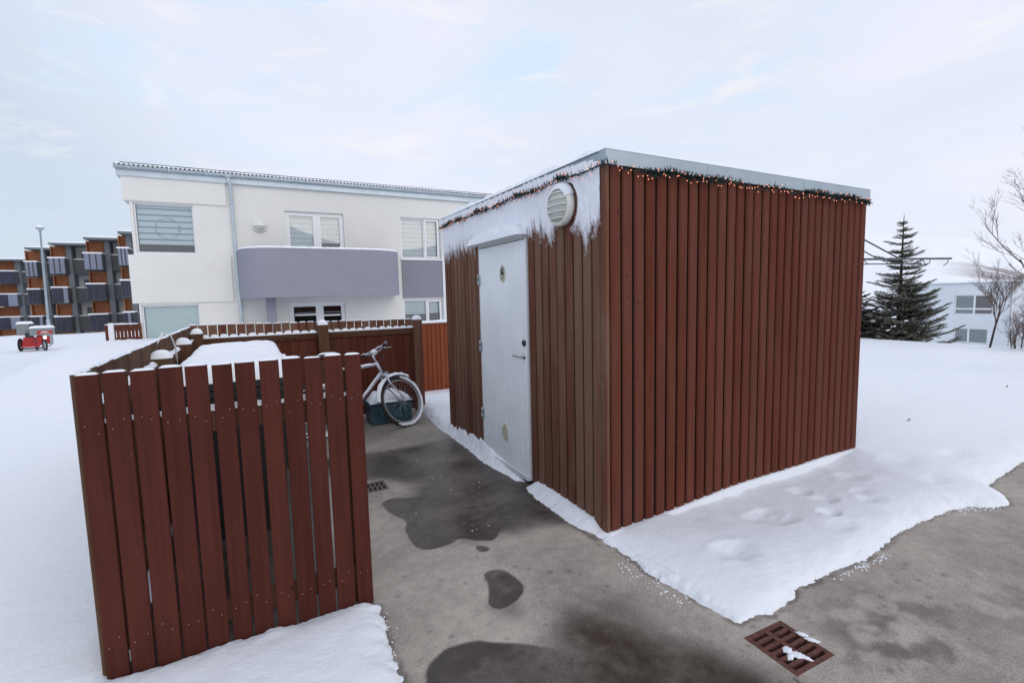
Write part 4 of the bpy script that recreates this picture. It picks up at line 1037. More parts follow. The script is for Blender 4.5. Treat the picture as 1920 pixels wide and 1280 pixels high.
# grey spandrel between the right-hand windows, white edge strip
mb = MB(); mb.box(W5[0]-.01, HY-.03, W6[3]+.05, W5[1]+.02, HY-.003, W5[2]-.06); mb.build('spandrel', 'grey_panel', hs)
mb = MB(); mb.box(W5[1]+.03, HY-.05, .70, W5[1]+.13, HY-.004, ZT-.9); mb.build('edge_strip', 'white_paint', hs)
def window(x0, x1, z0, z1, splits, blind, name='window', fw=.06, y=HY+.10, blind_bottom=None, wreath=None, opening=None, label=None, dots=None, room=True, rails=()):
    mb = MB(); e = .003; mw = .035 if fw < .08 else .11; x0 += e; x1 -= e; z0 += e; z1 -= e
    mb.box(x0, y-.03, z0, x1, y+.04, z0+fw); mb.box(x0, y-.03, z1-fw, x1, y+.04, z1); mb.box(x0, y-.03, z0+fw, x0+fw, y+.04, z1-fw); mb.box(x1-fw, y-.03, z0+fw, x1, y+.04, z1-fw)
    xs_ = [x0+fw]+[x0+(x1-x0)*s for s in splits]+[x1-fw]
    for s in splits: xx = x0+(x1-x0)*s; mb.box(xx-mw, y-.03, z0+fw, xx+mw, y+.04, z1-fw)
    for k, zr in rails: mb.box(xs_[k]+.03, y-.025, zr, xs_[k+1]-.03, y+.035, zr+.05)
    if opening is not None:
        a, b_ = xs_[opening]+.01, xs_[opening+1]-.0; f = .05
        mb.box(a, y-.06, z0+.03, b_, y-.031, z0+.03+f); mb.box(a, y-.06, z1-.03-f, b_, y-.031, z1-.03); mb.box(a, y-.06, z0+.03+f, a+f, y-.031, z1-.03-f); mb.box(b_-f, y-.06, z0+.03+f, b_, y-.031, z1-.03-f)
    o = mb.build(name, 'sash_white', hs)
    if label: o['label'] = label
    mb = MB(); mb.add([(x0+fw, y+.0, z0+fw), (x1-fw, y, z0+fw), (x1-fw, y, z1-fw), (x0+fw, y, z1-fw)], [(0, 1, 2, 3)]); mb.build('pane', 'glass', o)
    mb = MB(); rx0, rx1, rz0, rz1, ry0, ry1 = x0-.1, x1+.1, z0-.05, z1+.05, y+.16, y+.9
    mb.add([(rx0, ry0, rz0), (rx1, ry0, rz0), (rx1, ry0, rz1), (rx0, ry0, rz1), (rx0, ry1, rz0), (rx1, ry1, rz0), (rx1, ry1, rz1), (rx0, ry1, rz1)], [(4, 5, 6, 7), (0, 4, 7, 3), (1, 2, 6, 5), (0, 1, 5, 4), (3, 7, 6, 2)])
    mb.build('room', 'interior', o)
    if blind:
        for k in range(len(xs_)-1):
            zb_ = blind_bottom[k] if blind_bottom else z0
            if zb_ is None: continue
            mb = MB(); mb.box(xs_[k]+.01, y+.07, zb_, xs_[k+1]-.01, y+.085, z1-.02); mb.box(xs_[k]+.01, y+.062, zb_-.02, xs_[k+1]-.01, y+.093, zb_)
            mb.build('blind', blind, o)
    if wreath:
        cx_, cz_, r = wreath; mb = MB(); rw = random.Random(2)
        for i in range(26): th = 2*math.pi*i/26; mb.ball((cx_+r*math.cos(th), y+.045, cz_+r*math.sin(th)), r*.085*rw.uniform(.7, 1.2), (1, .5, 1), 6)
        mb.build('wreath', 'wreath', o)
    if dots:
        cx_, cz_, r = dots; mb = MB(); rw = random.Random(6)
        for ring in range(1, 5):
            for i in range(8*ring if ring < 3 else 14): th = 2*math.pi*i/(8*ring if ring < 3 else 14)+ring*.2; rr = r*ring/4*rw.uniform(.9, 1.06); mb.lathe((cx_+rr*math.cos(th)*1.15, y-.003, cz_+rr*math.sin(th)), (0, -1, 0), [(0, 0), (rw.uniform(.010, .018), 0), (.008, .002), (0, .002)], 6)
        mb.build('snowflake_decal', 'sticker_white', o)
    return o
w1 = window(*W1, [], 'blind_big', fw=.035, blind_bottom=[P(300, 456)[1]], wreath=(P(313, 427)[0], P(313, 427)[1], .27), label='big upper left window with striped blind and wreath')
w2 = window(*W2, [], 'frosted_pane', fw=.035, blind_bottom=[.02], dots=(P(323, 598)[0], P(323, 598)[1], .40), label='lower left window with frosted pane and snowflake decal')
w3 = window(*W3, [.53], 'blind_fine', name='balcony_door', fw=.12, blind_bottom=[2.15, P(620, 454)[1]], wreath=(P(623, 435)[0], P(623, 435)[1], .14))
w4 = window(*W4, [.53], None, name='terrace_door', fw=.12, rails=((0, P(570, 592)[1]), (1, P(570, 594)[1])))
w5 = window(*W5, [.60], 'blind_fine', fw=.05, opening=1)
w6 = window(*W6, [.60], 'blind_plain', fw=.05, blind_bottom=[P(780, 588)[1], P(780, 587)[1]], opening=1)
mb = MB(); mb.box(W5[0]-.03, HY-.06, W5[2]-.05, W5[1]+.06, HY-.002, W5[2]); mb.box(XL+.14, HY-.045, W1[2]-.05, W1[1]+.08, HY-.002, W1[2]-.01); mb.box(W6[0]-.03, HY-.06, W6[2]-.05, W6[1]+.06, HY-.002, W6[2]); mb.build('sill', 'white_paint', hs)
# roof: corrugated sheet under snow with gutter and a snow guard rail
mb = MB(); xr0, xr1 = XL-.10, XR+.2; n_ = int((xr1-xr0)/.1*6); vs = []; fs = []
yF = HY-.18; zr = ZT+.265
for i in range(n_+1):
    x_ = xr0+(xr1-xr0)*i/n_; dz = .020*math.cos(2*math.pi*x_/.1)
    vs += [(x_, yF, zr+dz), (x_, HY+9.3, zr+.75+dz), (x_, yF, zr+dz-.004)]
for i in range(n_): fs += [(i*3, (i+1)*3, (i+1)*3+1, i*3+1), (i*3+2, (i+1)*3+2, (i+1)*3, i*3)]
mb.add(vs, fs, 0, True); rf_ = mb.build('roof', 'steel_dark', hs)
mb = MB(); vs = []; fs = []
for i in range(n_+1):
    x_ = xr0+.02+(xr1-xr0-.04)*i/n_; hh = .045+.008*noise.noise(Vector((x_*2, 0, 0)))
    dz = .020*math.cos(2*math.pi*x_/.1)
    vs += [(x_, yF+.01, zr+dz+.002), (x_, yF+.02, zr+hh*.7), (x_, yF+.07, zr+hh+.004), (x_, HY+9.3, zr+.75+hh)]
for i in range(n_):
    for q in range(3): fs.append((i*4+q, (i+1)*4+q, (i+1)*4+q+1, i*4+q+1))
mb.add(vs, fs, 0, True); mb.build('roof_snow', 'snow', rf_)
mb = MB(); mb.box(xr0+.02, HY-.10, ZT-.0, xr1-.02, HY-.075, zr-.03); mb.box(xr0+.02, HY-.08, ZT+.0, xr1-.02, HY+9.2, ZT+.02); mb.box(xr0+.02, HY-.075, ZT+.02, xr0+.05, HY+9.2, zr-.02); mb.build('fascia', 'gutter', hs)
mb = MB(); ng = 9; vs = []; fs = []
for x_ in (xr0, xr1):
    for k in range(ng): th = math.pi+math.pi*k/(ng-1); vs.append((x_, HY-.165+.062*math.cos(th), zr-.035+.075*math.sin(th)))
    for k in range(ng): th = 2*math.pi-math.pi*k/(ng-1); vs.append((x_, HY-.165+.057*math.cos(th), zr-.035+.070*math.sin(th)))
for k in range(2*ng): fs.append((k, (k+1) % (2*ng), 2*ng+(k+1) % (2*ng), 2*ng+k))
fs += [tuple(range(2*ng)), tuple(range(4*ng-1, 2*ng-1, -1))]
mb.add(vs, fs, 0, True)
x_ = xr0+.3
while x_ < xr1: mb.box(x_, HY-.235, zr-.115, x_+.02, HY-.10, zr-.02); x_ += .85
mb.build('gutter', 'gutter', hs)
mb = MB(); mb.tube([(xr0+.05, HY+.35, zr+.16), (xr1-.1, HY+.35, zr+.16)], .016, 6)
x_ = xr0+.35
while x_ < xr1: mb.box(x_, HY+.33, zr+.0, x_+.03, HY+.37, zr+.165); x_ += .85
mb.build('snow_guard', 'steel_dark', rf_)
# downpipe
xp = P(436, 400)[0]; mb = MB()
mb.tube([(xp-.04, HY-.17, zr-.09), (xp-.03, HY-.17, zr-.22), (xp+.0, HY-.10, zr-.34), (xp+.015, HY-.10, 1.92), (xp+.03, HY-.10, 1.62), (xp+.03, HY-.10, -.3)], .045, 10)
mb.lathe((xp-.04, HY-.165, zr-.15), (0, 0, 1), [(.05, 0), (.09, .07), (.09, .10), (0, .10)], 12)
for z in (zr-.6, 3.2, 2.2): mb.tube([(xp+.01, HY-.10, z), (xp+.01, HY-.10, z+.03)], .055, 10)
mb.build('downpipe', 'gutter', hs)
# balcony
BX0, BX1 = P(450, 500, 15.0)[0]-.05, P(752, 500, 15.2)[0]; BZ0, BZ1 = 1.80, P(600, 467, 14.6)[1]
YFb = 14.62; rc = 1.05
plan = [(BX0, HY)]
for k in range(13): th = math.pi+math.pi/2*k/12; plan.append((BX0+rc+rc*math.cos(th), YFb+rc+rc*math.sin(th)))
for k in range(13): th = 1.5*math.pi+math.pi/2*k/12; plan.append((BX1-rc+rc*math.cos(th), YFb+rc+rc*math.sin(th)))
plan.append((BX1, HY))
BZ1 = P(600, 466, YFb)[1]; BZ0 = P(600, 556, YFb)[1]
def inner(plan, d):
    out = []
    cx_, cy_ = (BX0+BX1)/2, HY
    for i, (x_, y_) in enumerate(plan):
        a = plan[max(0, i-1)]; b_ = plan[min(len(plan)-1, i+1)]; tx, ty = b_[0]-a[0], b_[1]-a[1]; l = math.hypot(tx, ty); out.append((x_-ty/l*d, y_+tx/l*d))
    return out
inn = inner(plan, .14); mb = MB(); L = len(plan); vs = []; fs = []
for (a, z) in ((plan, BZ0), (plan, BZ1), (inn, BZ1), (inn, BZ0+.16)): vs += [(p[0], min(p[1], HY), z) for p in a]
for r_ in range(3):
    for i in range(L-1): fs.append((r_*L+i, r_*L+i+1, (r_+1)*L+i+1, (r_+1)*L+i))
fs.append(tuple(range(L-1, -1, -1))); fs.append(tuple(3*L+i for i in range(L)))
mb.add(vs, fs); bal = mb.build('balcony', 'grey_render', hs)
mb = MB(); vs = []; fs = []; inn2 = inner(plan, .07)
fine = []
for i in range(L-1):
    seg_ = max(1, int(math.hypot(plan[i+1][0]-plan[i][0], plan[i+1][1]-plan[i][1])/.05))
    for k in range(seg_):
        t_ = k/seg_; fine.append([tuple(np.array(A[i])*(1-t_)+np.array(A[i+1])*t_) for A in (plan, inn2, inn)])
for i, (a, b_, c) in enumerate(fine):
    hh = .055*(1+.35*noise.noise(Vector((i*.35, 0, 0)))+.25*noise.noise(Vector((i*1.1, 4, 0)))); vs += [(*a, BZ1-.002), ((a[0]+b_[0])/2, (a[1]+b_[1])/2, BZ1+hh*.9), (*b_, BZ1+hh), (*c, BZ1-.002)]
for i in range(len(fine)-1):
    for q in range(3): fs.append((i*4+q, i*4+q+1, (i+1)*4+q+1, (i+1)*4+q))
mb.add([(v[0], min(v[1], HY), v[2]) for v in vs], fs, 0, True); mb.build('snow_cap', 'snow', bal)
cxa, cxb = P(498, 560, 15.4)[0], P(517, 560, 15.4)[0]
mb = MB(); mb.cbox(cxa, 15.3, -.5, cxb, 15.3+(cxb-cxa), BZ0-.001, .01); mb.build('column', 'grey_render', hs)
q = P(487, 424); wall_lamp((q[0], HY-.0, q[1]), (0, -1, 0), .175, 'round cream wall lamp with half hood between downpipe and balcony door of the white house', depth=.11, hood=True)

# low picket fence by the house's left corner
ft = thing('garden_fence', (-3.05, 15.95, .66), 'short red-brown picket fence with a pale post beside the left corner of the white house', 'fence')
fx0, fx1 = P(198, 620)[0], XL+.08; mb = MB(); x_ = fx0
while x_ < fx1: mb.cbox(x_, 15.93, .60, x_+.062, 15.95, 1.145, .004); x_ += .078
mb.build('pickets', 'shed_red', ft)
mb = MB(); mb.box(fx0, 15.952, .74, fx1, 15.98, .80); mb.box(fx0, 15.952, 1.02, fx1, 15.98, 1.08); mb.build('rail', 'shed_brown', ft)
mb = MB(); mb.mound(fx0, fx1, 15.90, 15.985, 1.143, .03, 40, 4, .3, 6); mb.mound(fx0, fx1, 15.90, 15.93, .70, .045, 40, 4, .3, 6); mb.build('snow_cap', 'snow', ft)
mb = MB(); a = P(206, 620)[0]; mb.cbox(a, 15.84, .55, a+.11, 15.925, 1.19, .006); mb.build('post', 'white_paint', ft)

# ------------------------------------------------------------------ apartment blocks
def ur(px, py=520): d = ray(px, py); return d[0]/d[1]
rv = random.Random(77)
def module(bt_, Y, pl, pp, pc, pr, ztop, pale_top=True, alldark=False):
    xl, xp_, xc, xr_ = ur(pl)*(Y-1.5), ur(pp)*(Y-1.5), ur(pc)*Y, ur(pr)*Y
    xk = ur(pc-10)*Y; xw0 = ur(pl+(pp-pl)*.32)*(Y+.5)
    S = 2.81; xw = xp_
    # zt: railing top of the top floor
    mb = MB(); mb.box(xw0+.3, Y+1.1, -2.5, xr_+3.0, Y+9, ztop+1.3); mb.box(xr_+2.8, Y+.4, -2.5, xr_+3.0, Y+1.1, ztop+1.3)
    mb.build('wall', 'apt_white', bt_)
    mb = MB(); mb.box(xk, Y-.35, -2.5, xc, Y+1.0, ztop+1.28); mb.build('column', 'apt_grey', bt_)
    mb = MB(); mb.box(xl+.1, Y-1.4, ztop+1.30, xr_+3.2, Y+9.2, ztop+1.48); r_ = mb.build('roof', 'apt_grey', bt_)
    mb = MB(); mb.mound(xl+.08, xr_+3.2, Y-1.42, Y+9.2, ztop+1.475, .24, 20, 20, .12, 14); mb.build('roof_snow', 'snow', r_)
    for k in range(3 if True else 4):
        zt = ztop-k*S; zb_ = zt-1.5
        mb = MB(); mb.box(xl, Y-1.5, zb_, xp_, Y+1.1, zb_+.25); mb.box(xp_-.06, Y-1.46, zb_+.25, xp_, Y-.36, zt); mb.box(xl, Y-1.46, zb_+.25, xl+.05, Y+.4, zt); mb.box(xl, Y-1.45, zb_+.25, xp_, Y-1.42, zt-.02)
        b_ = mb.build('balcony', 'apt_dark', bt_)
        nP = 3; wP = (xp_-xl)/nP
        for q in range(nP):
            mb = MB(); mb.box(xl+q*wP+.05, Y-1.53, zb_+.04, xl+(q+1)*wP-.05, Y-1.503, zt-.02); mb.build('glass_panel', 'apt_glass_pale' if (pale_top and k == 0) or rv.random() < .12 else 'apt_glass_dark', b_)
        mb = MB(); mb.box(xl-.04, Y-1.58, zt-.015, xp_+.04, Y-1.40, zt+.11); mb.box(xp_-.10, Y-1.40, zt, xp_+.04, Y-.36, zt+.10); mb.build('snow_cap', 'snow', b_)
        mb = MB(); mb.box(xc, Y+.05, zb_, xr_+3.0, Y+.15, zt); mb.box(xc, Y+.15, zb_, xr_+3.0, Y+1.1, zb_+.25); l_ = mb.build('loggia_rail', 'apt_dark', bt_)
        mb = MB(); mb.box(xc, Y+.03, zt, xr_+3.0, Y+.17, zt+.08); mb.build('snow_cap', 'snow', l_)
    for k in range(4):
        zf = ztop-1.25-k*S; zc = zf+2.5 if k else ztop+1.29
        mb = MB(); mb.box(xw0, Y+.5, zf+.0, xk, Y+.6, zc); mb.box(xw0-.08, Y+.1, zf, xw0, Y+.5, zc); mb.build('wood_panel', 'balcony_wood', bt_)
        for q, wd in ((.35, .75), (1.9, .75)):
            if xc+q+wd < xr_+2.5:
                mb = MB(); mb.box(xc+q, Y+1.04, zf+.35, xc+q+wd, Y+1.09, zf+2.2); w_ = mb.build('window', 'apt_white', bt_)
                mb = MB(); mb.box(xc+q+.07, Y+1.01, zf+.42, xc+q+wd-.07, Y+1.038, zf+2.13); mb.build('pane', 'apt_window' if rv.random() < .75 else 'curtain', w_)
a1 = thing('apartment_block', (-15, 62, -2.5), 'stepped grey apartment block with orange wood panels and glass balconies, behind the white house', 'apartment block')
module(a1, 55.4, 225, 246, 254, 280, 6.60)
module(a1, 59.4, 160, 195.5, 213, 225, 6.44)
module(a1, 63.3, 94, 125, 141, 159, 6.26)
module(a1, 68.9, 48.5, 72, 92, 100, 6.27)
a2 = thing('apartment_block', (-26, 84, -2.5), 'lower dark apartment block with orange wood panels at the left edge behind the red trike', 'apartment block')
module(a2, 83.3, -30, 29, 42, 54, 6.1, pale_top=False)

# ------------------------------------------------------------------ street lamp
q = hy(74, 600, 38); lx = hy(71, 430, 38)[0]+.09; zt = hy(70, 428, 38)[2]-.1
t = thing('street_lamp', (lx-.03, 38, -.4), 'tall pale street lamp with a round snowy head behind the red trike', 'street lamp')
mb = MB(); mb.tube([(lx-.12, 38, -.8), (lx-.10, 38, .9), (lx-.10, 38, .91), (lx, 38, zt)], [.10, .09, .06, .045], 14); mb.build('pole', 'galv', t)
mb = MB(); mb.lathe((lx, 38, zt-.05), (0, 0, 1), [(.06, 0), (.10, .05), (.19, .13), (.20, .17), (.17, .20), (0, .21)], 24); hd = mb.build('lamp_head', 'galv', t)
mb = MB(); mb.lathe((lx, 38, zt+.14), (0, 0, 1), [(.19, 0), (.17, .07), (.11, .14), (0, .17)], 24); mb.build('snow_cap', 'snow', hd)

# ------------------------------------------------------------------ delivery trike
def trike():
    d = ray(70, 658); zg = 0.0
    for _ in range(40):
        tt = (zg-HC)/d[2]; ox, oy = d[0]*tt, d[1]*tt; zg = .5*zg+.5*(float(terrain(np.array([[ox]]), np.array([[oy]]))[0, 0])+.06)
    t = thing('delivery_trike', (ox, oy, zg), 'red three-wheeled delivery trike with grey snow-topped boxes and a lit headlight', 'trike')
    # local frame: x right in picture, y away; trike faces the camera, slightly right
    Mx = Matrix.Translation((ox, oy, zg)) @ Matrix.Rotation(R(14), 4, 'Z') @ Matrix.Diagonal((.74, .9, 1.0, 1))
    def nb(): mb = MB(); mb.X = Mx; return mb
    def wh(x, y, r, w, ang=0):
        mb = nb(); mb.X = Mx @ Matrix.Translation((x, y, r)) @ Matrix.Rotation(ang, 4, 'Z')
        mb.tube([((r-.05)*math.cos(2*math.pi*i/28)*0, (r-.05)*math.cos(2*math.pi*i/28), (r-.05)*math.sin(2*math.pi*i/28)) for i in range(28)], .055, 8, closed=True); o = mb.build('wheel', 'black_rubber', t)
        m2 = nb(); m2.X = mb.X; m2.lathe((-.03, 0, 0), (1, 0, 0), [(0, 0), (r-.12, 0), (r-.10, .02), (r-.10, .04), (r-.12, .06), (0, .06)], 20); m2.build('rim', 'galv', o)
    wh(-.80, .55, .33, .1, R(-18)); wh(-.02, .75, .33, .1, R(-10)); wh(.42, -.45, .30, .1, R(24))
    mb = nb()
    mb.box(-.70, -.10, .22, .15, .80, .34); mb.box(-.62, .15, .34, -.05, .75, .70); mb.cbox(.02, -.15, .30, .34, .3, .78, .05); mb.cbox(.36, -.25, .36, .70, .10, .74, .06); mb.box(-.68, .3, .30, -.58, .9, .58)
    mb.build('body', 'red_plastic', t)
    mb = nb(); mb.cbox(-.90, .30, .86, -.30, .95, 1.38, .03); mb.build('rear_box', 'box_grey', t)
    mb = nb(); mb.mound(-.93, -.05, .27, .98, 1.375, .12, 10, 8, .2, 6); mb.build('rear_box_snow', 'snow', t)
    mb = nb(); mb.cbox(-.26, -.42, .80, .98, .12, 1.16, .02); fb = mb.build('front_box', 'box_grey', t)
    mb = nb(); mb.box(.10, -.435, .86, .86, -.425, 1.02); mb.box(.32, -.44, .955, .62, -.436, .985, 1); mb.box(.26, -.44, .895, .72, -.436, .915, 1); mb.build('red_label', ['red_plastic', 'sticker_white'], fb)
    mb = nb(); mb.mound(-.29, 1.01, -.45, .15, 1.155, .12, 12, 8, .15, 7); mb.build('snow_cap', 'snow', fb)
    mb = nb(); mb.ball((.46, -.36, .68), .085, (1, .7, 1), 12); mb.build('headlight', 'headlight_on', t)
    mb = nb(); mb.cbox(-.52, .2, .70, -.12, .75, .92, .05); mb.tube([(-.5, .7, .9), (-.5, .8, 1.3)], .05, 6); mb.build('seat', 'black_plastic', t)
    mb = nb(); mb.tube([(.42, -.45, .30), (.40, -.15, .75), (.38, .05, .98)], .03, 8); mb.tube([(.05, .1, .84), (.38, -.02, .80), (.78, .0, .80), (.88, -.05, .78)], .022, 8); mb.build('handlebar', 'steel_dark', t)
    mb = nb(); mb.tube([(.82, -.22, .74), (.84, -.22, .40), (.70, -.25, .26), (.30, -.3, .16), (-.6, .3, .16)], .022, 8); mb.box(-.7, .2, .10, .3, .6, .16); mb.build('bumper', 'steel_dark', t)
trike()

# ------------------------------------------------------------------ house down the slope on the right
h2 = thing('white_house', (50, 18, -4.5), 'pale two-storey flat-roofed house down the slope behind the spruce tree', 'house')
mb = MB(); y0, y1 = 13.96, 20.3
A = (14.92, 17.24, -.70, .85); Bw = (15.10, 17.18, -2.97, -1.78); Cw = (18.9, 19.75, -2.6, -2.05)
def wallpx(mb, x, xb, holes, ya, yb, z0, z1):
    ys_ = sorted({ya, yb, *[h[0] for h in holes], *[h[1] for h in holes]}); zs_ = sorted({z0, z1, *[h[2] for h in holes], *[h[3] for h in holes]})
    for i in range(len(ys_)-1):
        for j in range(len(zs_)-1):
            a, b_ = (ys_[i]+ys_[i+1])/2, (zs_[j]+zs_[j+1])/2
            if any(h[0] < a < h[1] and h[2] < b_ < h[3] for h in holes): continue
            mb.add([(x, ys_[i], zs_[j]), (x, ys_[i+1], zs_[j]), (x, ys_[i+1], zs_[j+1]), (x, ys_[i], zs_[j+1])], [(0, 3, 2, 1)])
    for a, b_, c, d in holes:
        mb.add([(x, a, c), (x, b_, c), (x, b_, d), (x, a, d), (xb, a, c), (xb, b_, c), (xb, b_, d), (xb, a, d)], [(0, 1, 5, 4), (1, 2, 6, 5), (2, 3, 7, 6), (3, 0, 4, 7)])
wallpx(mb, 50, 50.3, [A, Bw, Cw], y0, y1, -4.9, 1.72); mb.box(50.3, y0+.01, -4.9, 60, y1, 1.71)
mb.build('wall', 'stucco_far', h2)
mb = MB(); mb.box(49.9, y0-.1, 1.72, 60.1, y1+.1, 1.80); r_ = mb.build('roof', 'galv', h2)
mb = MB(); mb.mound(49.9, 60.1, y0-.1, y1+.1, 1.795, .15, 12, 16, .2, 14); mb.build('roof_snow', 'snow', r_)
for (a, b_, c, d), sp, cur in ((A, .52, ('curtain', 'curtain_red')), (Bw, .43, ('curtain', 'curtain')), (Cw, .5, ('curtain', 'curtain'))):
    mb = MB(); f = .08; X_ = 50.12
    mb.box(X_, a, c, X_+.1, b_, c+f); mb.box(X_, a, d-f, X_+.1, b_, d); mb.box(X_, a, c+f, X_+.1, a+f, d-f); mb.box(X_, b_-f, c+f, X_+.1, b_, d-f); ym = b_-(b_-a)*sp; mb.box(X_, ym-.06, c+f, X_+.1, ym+.06, d-f)
    if d > 0: mb.box(X_, a+f, c+.38, X_+.1, ym-.06, c+.50); mb.box(X_, ym+.06, c+.38, X_+.1, b_-f, c+.50)
    o = mb.build('window', 'sash_white', h2)
    mb = MB(); mb.box(X_+.11, a, c, X_+.13, ym, d, 1); mb.box(X_+.11, ym, c, X_+.13, b_, d, 0); mb.build('curtain', list(cur), o)
    mb = MB(); mb.add([(X_+.05, a+f, c+f), (X_+.05, b_-f, c+f), (X_+.05, b_-f, d-f), (X_+.05, a+f, d-f)], [(0, 3, 2, 1)]); mb.build('pane', 'glass', o)
t = thing('garage', (56, 11, -4.9), 'low grey building with a dark opening at the right edge behind bare shrubs', 'garage')
mb = MB(); wallpx(mb, 53, 56, [(9.6, 12.9, -4.7, -1.9)], 4, 13.95, -4.9, 1.1); mb.box(56, 4, -4.9, 60, 13.9, 1.1); mb.box(56.5-.6, 9.5, -4.9, 55.95, 13, -1.8, 1); mb.build('wall', ['apt_white', 'interior'], t)
mb = MB(); mb.box(52.8, 3.9, 1.1, 60, 13.94, 1.3); mb.build('roof', 'galv', t)

# ------------------------------------------------------------------ rotary clothes dryer behind the shed
t = thing('clothes_dryer', (7.6, 3.95, 0), 'grey steel rotary clothes dryer with bare arms sticking out behind the shed', 'clothes dryer')
mb = MB(); mb.tube([(7.6, 3.95, -.1), (7.6, 3.95, 2.6)], .025, 10); mb.build('post', 'galv', t)
c0 = Vector((7.6, 3.95, 2.06)); tip = Vector((9.6, 3.38, 2.075))
dv = (tip-c0); Lr = dv.length; a0 = math.atan2(dv.y, dv.x)
for k in range(3):
    a = a0+k*R(98); u = Vector((math.cos(a), math.sin(a), 0)); e = c0+u*Lr
    mb = MB(); mb.tube([c0+u*.03, e], .017, 6); mb.tube([c0+Vector((0, 0, -.07)), c0+u*Lr*.72+Vector((0, 0, -.075))], .010, 6)
    for s in (.2, .38, .56, .72): mb.tube([c0+u*Lr*s, c0+u*Lr*(s+.04)+Vector((0, 0, -.075))], .006, 5)
    for s in (.8, .97): mb.tube([c0+u*Lr*s, c0+u*Lr*s+Vector((.0, 0, -.06)), c0+u*Lr*(s-.04)+Vector((0, 0, -.11))], .006, 5)
    mb.build('arm', 'steel_dark', t)
    mb = MB(); mb.tube([c0+Vector((0, 0, .46)), c0+u*Lr*.50+Vector((0, 0, .02))], .011, 6); mb.tube([c0+Vector((0, 0, .30)), c0+u*Lr*.33+Vector((0, 0, .0))], .009, 6); mb.build('strut', 'steel_dark', t)

# ------------------------------------------------------------------ trees
def spruce(base, h, rmax, seed, label, dens=1.0, whorl=.20, airy=True, dark=False):
    rn = random.Random(seed); t = thing('spruce_tree', base, label, 'spruce tree'); B = Vector(base)
    mb = MB(); mb.tube([B+Vector((0, 0, h*k/8)) for k in range(9)], [.075*(1-k/8.0)**.8*h/4.5+.006 for k in range(9)], 8); mb.build('trunk', 'bark', t)
    nd = MB(); sn = MB(); br = MB(); z = .12
    def twig(p, d, ln, wfac=1.0):
        d = d.normalized(); nq = max(3, int(ln/.024))
        side = d.cross(Vector((0, 0, 1)));
        if side.length < .1: side = Vector((1, 0, 0))
        side.normalize(); up = side.cross(d)
        for q in range(nq):
            s = (q+.3)/nq; pp = p+d*ln*s
            for sg in (-1, 1, 0):
                dr = (d*.8+side*sg*1.0+up*(rn.uniform(.1, .8) if sg == 0 else rn.uniform(-.35, .5))).normalized(); l = .050*rn.uniform(.7, 1.3)*wfac; w_ = dr.cross(up+side*.2).normalized()*.0072
                mi = 1 if rn.random() < .35 else 0
                nd.add([pp-w_, pp+w_, pp+dr*l+w_*.3, pp+dr*l-w_*.3], [(0, 1, 2, 3)], 0 if dark else mi)
            if rn.random() < .13: sn.ball(pp+up*.012, rn.uniform(.008, .02), (1.3, 1.3, .5), 5)
    while z < h-.06:
        f = z/h; R0 = rmax*(1-f)**.85
        # lopsided crown of the photograph: fuller low down, gaps higher up
        nbr = max(3, int(rn.uniform(4.2, 6.5)*dens*(1.0 if f > .5 else 1.35)))
        for k in range(nbr):
            th = rn.uniform(0, 2*math.pi); ln = R0*rn.uniform(.55, 1.12)*(1.0 if f < .5 else rn.uniform(.55, 1.15))
            if ln < .05: ln = .05
            u = Vector((math.cos(th), math.sin(th), 0)); el = rn.uniform(-.14, .08)+.26*f
            pts = [B+Vector((0, 0, z+rn.uniform(-.05, .05)))]
            ns = 5
            for s in range(1, ns+1):
                tq = s/ns; pts.append(pts[0]+u*ln*tq+Vector((0, 0, ln*(el*tq-.10*math.sin(tq*math.pi)*(1-f)+.09*tq*tq+.02*math.sin(tq*9+th)))))
            br.tube(pts, [.012*(1-s/(ns+1))*(1-f*.6)+.002 for s in range(ns+1)], 4, caps=False)
            m_ = max(2, int(ln/.042))
            for q in range(m_):
                tq = .10+.90*q/m_; i = min(ns-1, int(tq*ns)); p = pts[i].lerp(pts[i+1], tq*ns-i); dv_ = (pts[i+1]-pts[i]).normalized()
                sd_ = dv_.cross(Vector((0, 0, 1))).normalized()
                for sg in (-1, 1):
                    twig(p, dv_*.7+sd_*sg*rn.uniform(.5, 1.3)+Vector((0, 0, rn.uniform(-.2, .2))), (.08+.40*(1-tq)*min(1, ln))*rn.uniform(.6, 1.2))
            twig(pts[-2], pts[-1]-pts[-2], (pts[-1]-pts[-2]).length+.05)
        z += whorl*rn.uniform(.6, 1.3)*(1.05 if f > .45 else .68)
    twig(B+Vector((0, 0, h-.35)), Vector((0, 0, 1)), .38, .6)
    br.build('branches', 'bark', t); nd.build('crown', ['needles', 'needles_pale'], t); sn.build('snow', 'snow', t)
spruce((18.0, 7.55, -.55), 4.42, 1.60, 12, 'tall airy spruce with a thin leader rising right of the shed', dens=1.35)
spruce((17.6, 8.75, -.5), 2.75, 1.35, 8, 'lower dense dark spruce close against the right edge of the shed', dens=1.5, whorl=.14, dark=True)

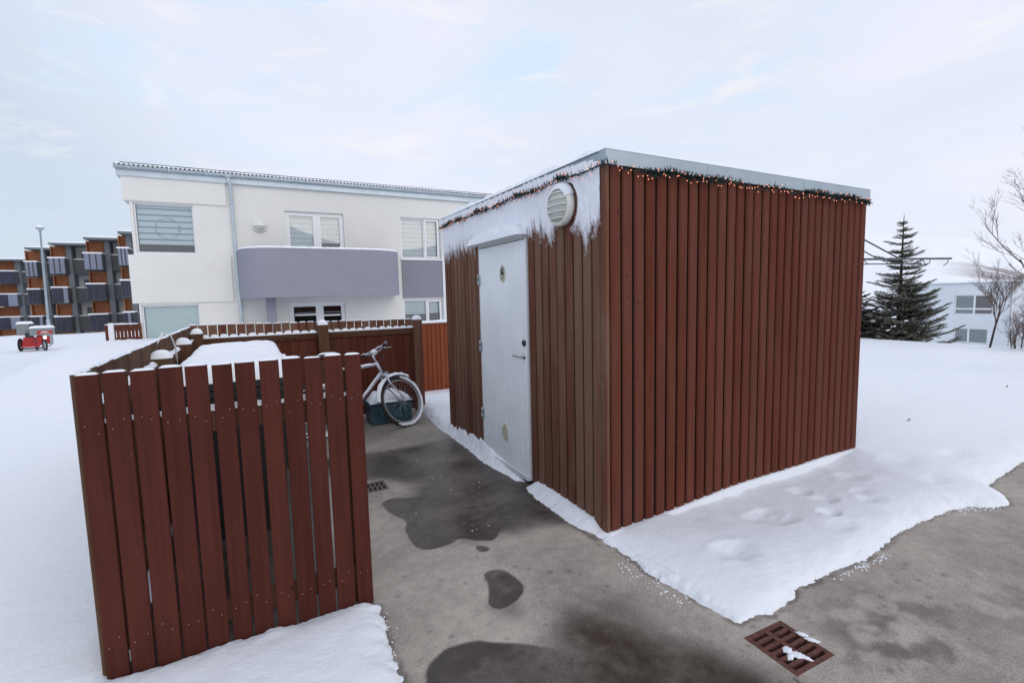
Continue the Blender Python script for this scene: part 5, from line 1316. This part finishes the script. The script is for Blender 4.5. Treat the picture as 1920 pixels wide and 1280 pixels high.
def bare(name, base, h, seed, label, cat, spread=.5, r0=.03, depth=5, lean=(0, 0), nstem=1, first=.35, mat='twig', kids=(2, 4)):
    rn = random.Random(seed); t = thing(name, base, label, cat); tr = MB(); cr = MB()
    def grow_(p, d, ln, r, lv):
        n_ = 4; pts = [p]; dd = d.copy()
        for k in range(n_):
            dd = (dd+Vector((rn.gauss(0, .10), rn.gauss(0, .10), rn.uniform(.0, .10)))).normalized(); pts.append(pts[-1]+dd*ln/n_)
        (tr if lv == 0 else cr).tube(pts, [r*(1-.45*k/n_) for k in range(n_+1)], 6 if lv == 0 else (4 if lv < 3 else 3), caps=False)
        if lv >= depth: return
        for k in range(rn.randint(*kids)+(1 if lv < 2 else 0)):
            tq = rn.uniform(first if lv == 0 else .15, 1.0); i = min(n_-1, int(tq*n_)); q = pts[i].lerp(pts[i+1], tq*n_-i)
            ax2 = Vector((rn.gauss(0, 1), rn.gauss(0, 1), rn.gauss(0, .4))).normalized()
            nd_ = (dd+ax2*spread*rn.uniform(.7, 1.5)).normalized(); grow_(q, nd_, ln*rn.uniform(.45, .75), max(.0022, r*.5), lv+1)
    for s in range(nstem):
        d0 = Vector((lean[0]+rn.gauss(0, .12 if nstem > 1 else .02), lean[1]+rn.gauss(0, .12 if nstem > 1 else .02), 1)).normalized()
        grow_(Vector(base)+Vector((rn.uniform(-.12, .12)*(nstem > 1), rn.uniform(-.12, .12)*(nstem > 1), 0)), d0, h, r0, 0)
    tr.build('trunk' if cat == 'tree' else 'stem', 'bark', t); cr.build('branches', mat, t); return t
bare('bare_tree', (16.2, 4.85, -.02), 1.25, 17, 'slender young bare tree in the snow in front of the far pale house', 'tree', spread=.40, r0=.026, depth=5, first=.45, kids=(3, 4))
bare('bare_tree', (12.5, 2.42, -.02), 2.5, 29, 'large bare tree reaching in from the right edge of the view', 'tree', spread=.50, r0=.045, depth=6, lean=(.0, .12), first=.15, kids=(2, 4))
for k, (x_, y_, s, n2, hh, lab) in enumerate(((16.3, 4.35, 41, 6, .62, 'low bare shrub of thin brown twigs right of the young bare tree'), (16.0, 3.95, 43, 7, .75, 'tangled bare shrub at the right edge of the snow field'),
                                           (16.9, 4.05, 47, 5, .8, 'taller bare shrub behind the tangled one at the right edge'))):
    bare('bare_shrub', (x_, y_, -.03), hh, s, lab, 'shrub', spread=.6, r0=.012, depth=4, nstem=n2, first=.1, kids=(2, 3))
# two withered stalks poking through the snow on the right
for px, py, lab in ((1888, 730, 'small withered stalk poking out of the snow far right'), (1704, 795, 'tiny dark tuft in the snow right of the shed')):
    a, b2 = onz(px, py, .04); mb = MB()
    for k in range(4): mb.tube([(a, b2, .03), (a+.012*(k-1.5), b2, .075+.006*k), (a+.026*(k-1.5), b2+.01, .085+.007*k)], .0035, 4)
    tag(mb.build('dry_stalk', 'twig', origin=(a, b2, .03)), lab, 'dry stalk')
bpy.context.view_layer.update()
